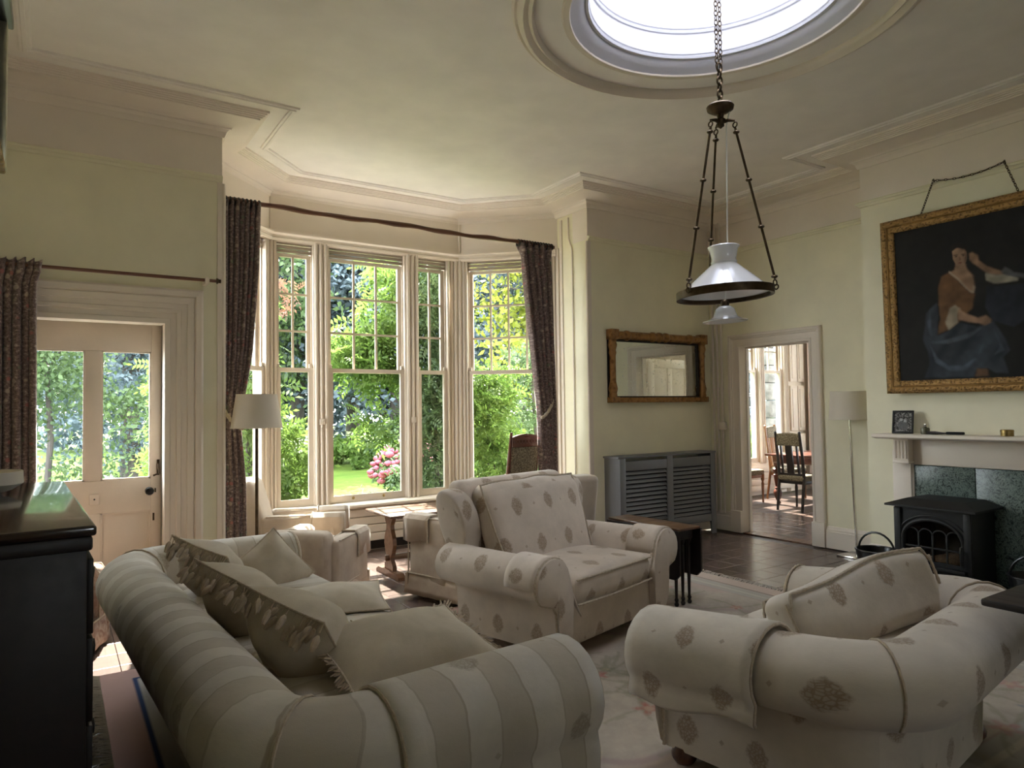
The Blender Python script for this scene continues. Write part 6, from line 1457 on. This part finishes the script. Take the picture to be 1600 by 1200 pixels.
def vine(name, label, boxes, n, size, mat, seed, cat='shrub', group=None, leaflets=9, stems=True, bias=(0,-0.3,-0.3)):
    """boxes: (x0,x1,y0,y1,z0,z1,weight)"""
    g = np.random.default_rng(seed); b0 = boxes[0]; ox, oy = (b0[0]+b0[1])/2, (b0[2]+b0[3])/2
    T = thing(name, label, cat, (ox,oy,GZ), 0, group); wt = np.array([b[6] for b in boxes]); wt = wt/wt.sum(); which = g.choice(len(boxes), n, p=wt)
    B = np.array([b[:6] for b in boxes])[which]; U = g.random((n,3)); P = B[:,[0,2,4]]+(B[:,[1,3,5]]-B[:,[0,2,4]])*U-np.array([ox,oy,GZ])
    compound(g, P, n, size, 0, mat, T, bias, leaflets)
    if stems:
        rs = random.Random(seed)
        for b in boxes[:3]:
            mb = MB(); x, y = (b[0]+b[1])/2-ox, (b[2]+b[3])/2-oy
            mb.tube([(rs.uniform(-.1,.1),0.05,0.0),(x*0.6+rs.uniform(-.08,.08),y*0.6,(b[4]-GZ)*0.5+0.2),(x,y,b[4]-GZ+0.1),(x+rs.uniform(-.15,.15),y,b[5]-GZ)],[0.03,0.024,0.018,0.008],7); mb.build('stem', M['bark'], T)
    return T
# ground
mb = MB(); mb.grid(lambda u,v: (-30+110*u, 7.05+70*v, GZ+0.10*math.sin(u*9)*v+0.25*max(0,v-0.35)), 60, 50); mb.box(-30,80,6.9,7.06,GZ-0.6,GZ-0.02); tag(struct(mb.build('lawn', M['grass'])), 'sunlit mown lawn sloping up to the trees')
mb = MB(); mb.grid(lambda u,v: (-12+13.3*u+0.8*math.sin(v*5), 5.86+9*v, GZ+0.02+0.05*v), 20, 20); tag(struct(mb.build('gravel_path', M['gravel'])), 'pale gravel path outside the garden door')
mb = MB(); mb.box(-0.35,0.80,5.80,6.35,GZ-0.1,-0.03); struct(mb.build('door_step', M['gravel'], smooth=False))
# the wood beyond the lawn
def pol(az, d): return d*math.sin(R(az)), d*math.cos(R(az))
specs = [ # az, dist, height, radii, material, leaves, leaf size, trunk, crown centre, label
 (16.0,26,12,(3.6,3.6,4.6),'leaf_dark',9880,0.26,0.24,7.0,'dark tree with twin trunk behind the lawn at the left of the centre pane',0.10),
 (20.5,29,12.5,(3.8,3.8,4.8),'leaf_dark',9880,0.26,0.26,7.2,'tall dark tree standing upright in the middle of the wood behind the lawn',-0.04),
 (24.0,25,10,(3.0,3.0,3.6),'leaf_dark',7980,0.23,0.20,5.6,'haze-tinted tree behind the pink flowering bush',0.0),
 (28.5,27,12,(3.7,3.7,4.8),'leaf_mid',9500,0.24,0.24,6.6,'broad mid-green tree behind the narrow right pane of the bay',0.0),
 (33.0,24,11,(3.2,3.2,4.4),'leaf_dark',9500,0.23,0.22,5.6,'dark rounded tree behind the angled right pane of the bay',0.0),
 (36.5,20,9,(2.6,2.6,3.8),'leaf_yellow',7220,0.20,0.18,4.9,'yellow-green tree at the right edge of the bay view beside the curtain',0.0),
 (41.0,26,12,(4.0,4.0,5.0),'leaf_mid',7980,0.26,0.24,6.6,'leafy tree far right of the bay view',0.0),
 (11.5,24,11,(3.2,3.2,4.4),'leaf_mid',8740,0.23,0.20,6.2,'mid-green tree behind the narrow left pane of the bay',0.0),
 (8.0,30,13,(4.0,4.0,5.4),'leaf_dark',9500,0.27,0.26,7.0,'dark tree between the garden door view and the bay view',0.0),
 (4.6,19,10,(2.3,2.3,4.4),'leaf_dark',22000,0.12,0.20,4.6,'dense dark tree filling the right pane of the garden door',0.0),
 (-0.6,15,8,(2.2,2.2,3.4),'leaf_mid',22000,0.10,0.05,3.6,'light green spreading tree filling the left pane of the garden door',0.0),
 (-6.0,24,12,(4.0,4.0,5.0),'leaf_mid',7600,0.26,0.24,6.0,'leafy tree at the far left of the garden',0.0),
 (50.0,20,9,(3.4,3.4,4.0),'leaf_dark',7980,0.22,0.2,4.6,'dark tree outside the dining room window',0.0),
 (57.0,24,11,(4.0,4.0,4.8),'leaf_mid',7600,0.24,0.22,5.6,'mid-green tree far outside the dining room window',0.0),
]
for i,(az,d,h,rad,mat,n,lf,tk,cz,lab,ln) in enumerate(specs):
    x, y = pol(az,d); tree('garden_tree', lab, x, y, h, rad, mat, n, lf, 100+i, tk, cz, lean=ln)
for i,(az,d,mat) in enumerate(((2,40,'leaf_dark'),(9,42,'leaf_dark'),(14,40,'leaf_dark'),(18,42,'leaf_dark'),(23,40,'leaf_dark'),(27.5,42,'leaf_dark'),(32,40,'leaf_mid'),(37,40,'leaf_dark'),(44,42,'leaf_dark'))):
    x, y = pol(az,d)
    tree('woodland_tree', ['dark woodland tree','dense woodland tree','tall woodland tree'][i%3]+' far back, '+['leftmost of the distant row','second from the left of the distant row','third from the left of the distant row','fourth from the left of the distant row','at the middle of the distant row','fourth from the right of the distant row','third from the right of the distant row','second from the right of the distant row','rightmost of the distant row'][i], x, y, 11, (5.0,4.0,5.4), mat, 7000, 0.44, 300+i, 0.3, 5.4, group='distant woodland row', blobs=80)
# understorey along the edge of the lawn
for i,(az,d,rx,hz,mat,lab) in enumerate(((13,22,2.2,1.5,'leaf_mid','low green shrub at the lawn edge left of the tree trunks'),(18.3,24.5,1.7,0.9,'leaf_bright','bright low shrub between the tree trunks at the lawn edge'),(22.5,22.5,2.0,0.9,'leaf_bright','sunlit low shrub at the lawn edge behind the pink flowers'),(27,21,2.2,1.8,'leaf_mid','green shrub at the lawn edge behind the right mullion'),(31.5,17,2.0,1.7,'leaf_bright','sunlit shrub at the lawn edge seen through the angled pane'),(35.5,14,1.7,1.8,'leaf_mid','green shrub close to the right curtain'))):
    x, y = pol(az,d); tree('shrub', lab, x, y, hz, (rx,rx*0.7,hz*0.55), mat, 2600, 0.16, 500+i, 0.0, hz*0.55, group='shrubs along the lawn', blobs=40)
# pink flowering bush
x, y = pol(25.0,14.5); HB = thing('hydrangea_bush', 'pink flowering bush on the lawn seen through the centre pane', 'flowering bush', (x,y,GZ))
g = np.random.default_rng(77); P, d = crown_pts(g,(0,0,0.55),(0.75,0.6,0.55),2600,30,0.4); P = P[P[:,2]>0.02]; n = len(P)
V, Q = leaf_quads(P, rnd_dirs(n,g), rnd_dirs(n,g), 0.10*(0.7+0.6*g.random(n)), 0.06*(0.7+0.6*g.random(n))); tag(np_mesh('foliage', V, Q, M['leaf_mid'], HB), kind='stuff')
Hd = rnd_dirs(240,g); Hd = Hd[(Hd[:,2] > -0.25)][:150]; C_ = Hd*np.array([0.85,0.7,0.62])*(0.85+0.2*g.random((len(Hd),1)))+np.array([0,0,0.55]); C_ = C_[C_[:,2]>0.15]
tri_v = []
mb = MB()
for c_ in C_:
    r_ = g.uniform(0.06,0.10); mb.lathe([(0,-r_*0.8),(r_*0.7,-r_*0.5),(r_,0),(r_*0.75,r_*0.5),(0,r_*0.75)],7,tuple(c_),a0=g.uniform(0,1))
tag(mb.build('flower_heads', M['pink'], HB, angle=180), kind='stuff')
# climbers and shrubs close to the bay
vine('climber', 'bright green climber filling the lower left pane of the bay', [(1.55,2.40,7.35,8.4,-0.3,1.35,3.0),(1.35,2.0,7.3,8.1,1.3,1.75,0.9),(1.25,2.0,7.5,8.3,1.9,2.8,0.6)], 1700, 0.17, 'leaf_bright', 21, group='plants close to the bay windows')
vine('wisteria', 'yellow-green wisteria sprays hanging outside the upper centre pane', [(3.0,3.65,7.6,8.4,1.75,2.55,1.6),(2.75,3.3,7.8,8.4,1.95,2.35,1.2),(3.15,3.7,7.6,8.3,2.3,3.3,1.2),(3.0,3.45,7.8,8.2,1.1,1.45,0.35)], 900, 0.19, 'leaf_bright', 22, stems=False, group='plants close to the bay windows')
vine('climber', 'dense darker climber filling the narrow right pane of the bay', [(3.6,4.25,7.38,8.0,0.75,3.4,3.0),(3.6,4.2,7.3,7.9,-0.3,0.75,0.6)], 1900, 0.16, 'leaf_mid', 23, group='plants close to the bay windows')
vine('climber', 'leafy shrub outside the lower half of the angled right pane', [(4.45,5.15,7.3,7.9,-0.3,1.0,1.6),(4.3,4.95,7.3,7.9,0.9,2.0,1.5)], 1500, 0.15, 'leaf_bright', 24, group='plants close to the bay windows')
vine('wisteria', 'loose green sprays outside the angled pane beside the right curtain', [(5.7,6.3,8.1,9.0,1.9,2.3,0.6),(5.5,6.2,8.2,9.0,1.2,1.5,0.5)], 260, 0.20, 'leaf_mid', 25, group='plants close to the bay windows')
vine('climber', 'bright leafy shrub at the right edge of the garden door pane', [(0.64,1.0,6.7,7.3,-0.3,1.2,2.0),(0.68,0.95,6.7,7.2,1.3,2.0,0.5)], 420, 0.13, 'leaf_bright', 26, group='plants close to the garden door')
vine('copper_sprig', 'reddish leafy twig hanging outside the top left pane of the bay', [(1.75,2.2,7.6,8.2,2.45,2.95,1.0)], 45, 0.14, 'leaf_copper', 27, group='plants close to the bay windows')
vine('green_bush', 'green bush outside the foot of the narrow right pane', [(3.75,4.4,7.9,8.8,-0.4,0.70,1.0)], 420, 0.20, 'leaf_mid', 28, group='plants close to the bay windows', stems=False)
vine('white_blossom', 'feathery white flowers below the centre pane', [(2.75,3.4,8.0,8.7,-0.3,0.36,1.0)], 70, 0.13, 'leaf_white', 29, cat='flowers', group='plants close to the bay windows', bias=(0,0,0.8))
vine('grass_tuft', 'tall grass tuft below the left of the centre pane', [(2.45,2.9,7.9,8.5,-0.35,0.22,1.0)], 260, 0.22, 'leaf_bright', 30, cat='grass', group='plants close to the bay windows', bias=(0,0,1.2), leaflets=3, stems=False)
vine('garden_bush', 'bright bush low outside the dining room window', [(10.4,13.8,8.3,9.8,-0.4,1.0,1.0)], 900, 0.26, 'leaf_bright', 31, group='plants outside the dining room', stems=False)
vine('garden_bush', 'dark bush high outside the dining room window', [(12.2,16.5,9.9,11.8,-0.2,4.4,1.0)], 1900, 0.30, 'leaf_dark', 32, group='plants outside the dining room', stems=False)
vine('white_flowers', 'pale flowering plant by the path outside the garden door', [(0.0,0.75,10.0,11.0,-0.4,0.5,1.0)], 240, 0.18, 'leaf_white', 33, cat='flowers', bias=(0,0,0.6))
M['pierstone'] = paint('pier_stone', (0.085,0.085,0.08), 0.45, 0.95, 0.4, 9.0)
PI = thing('stone_pier', 'weathered pale stone pier outside the dining room window', 'pier', (10.95,8.05,GZ))
for k in range(12): bx('stone_block',-0.16+0.01*(k%2),0.18-0.012*((k+1)%2),-0.16,0.16,0.32*k,0.32*k+0.312,M['pierstone'],PI,0.02)
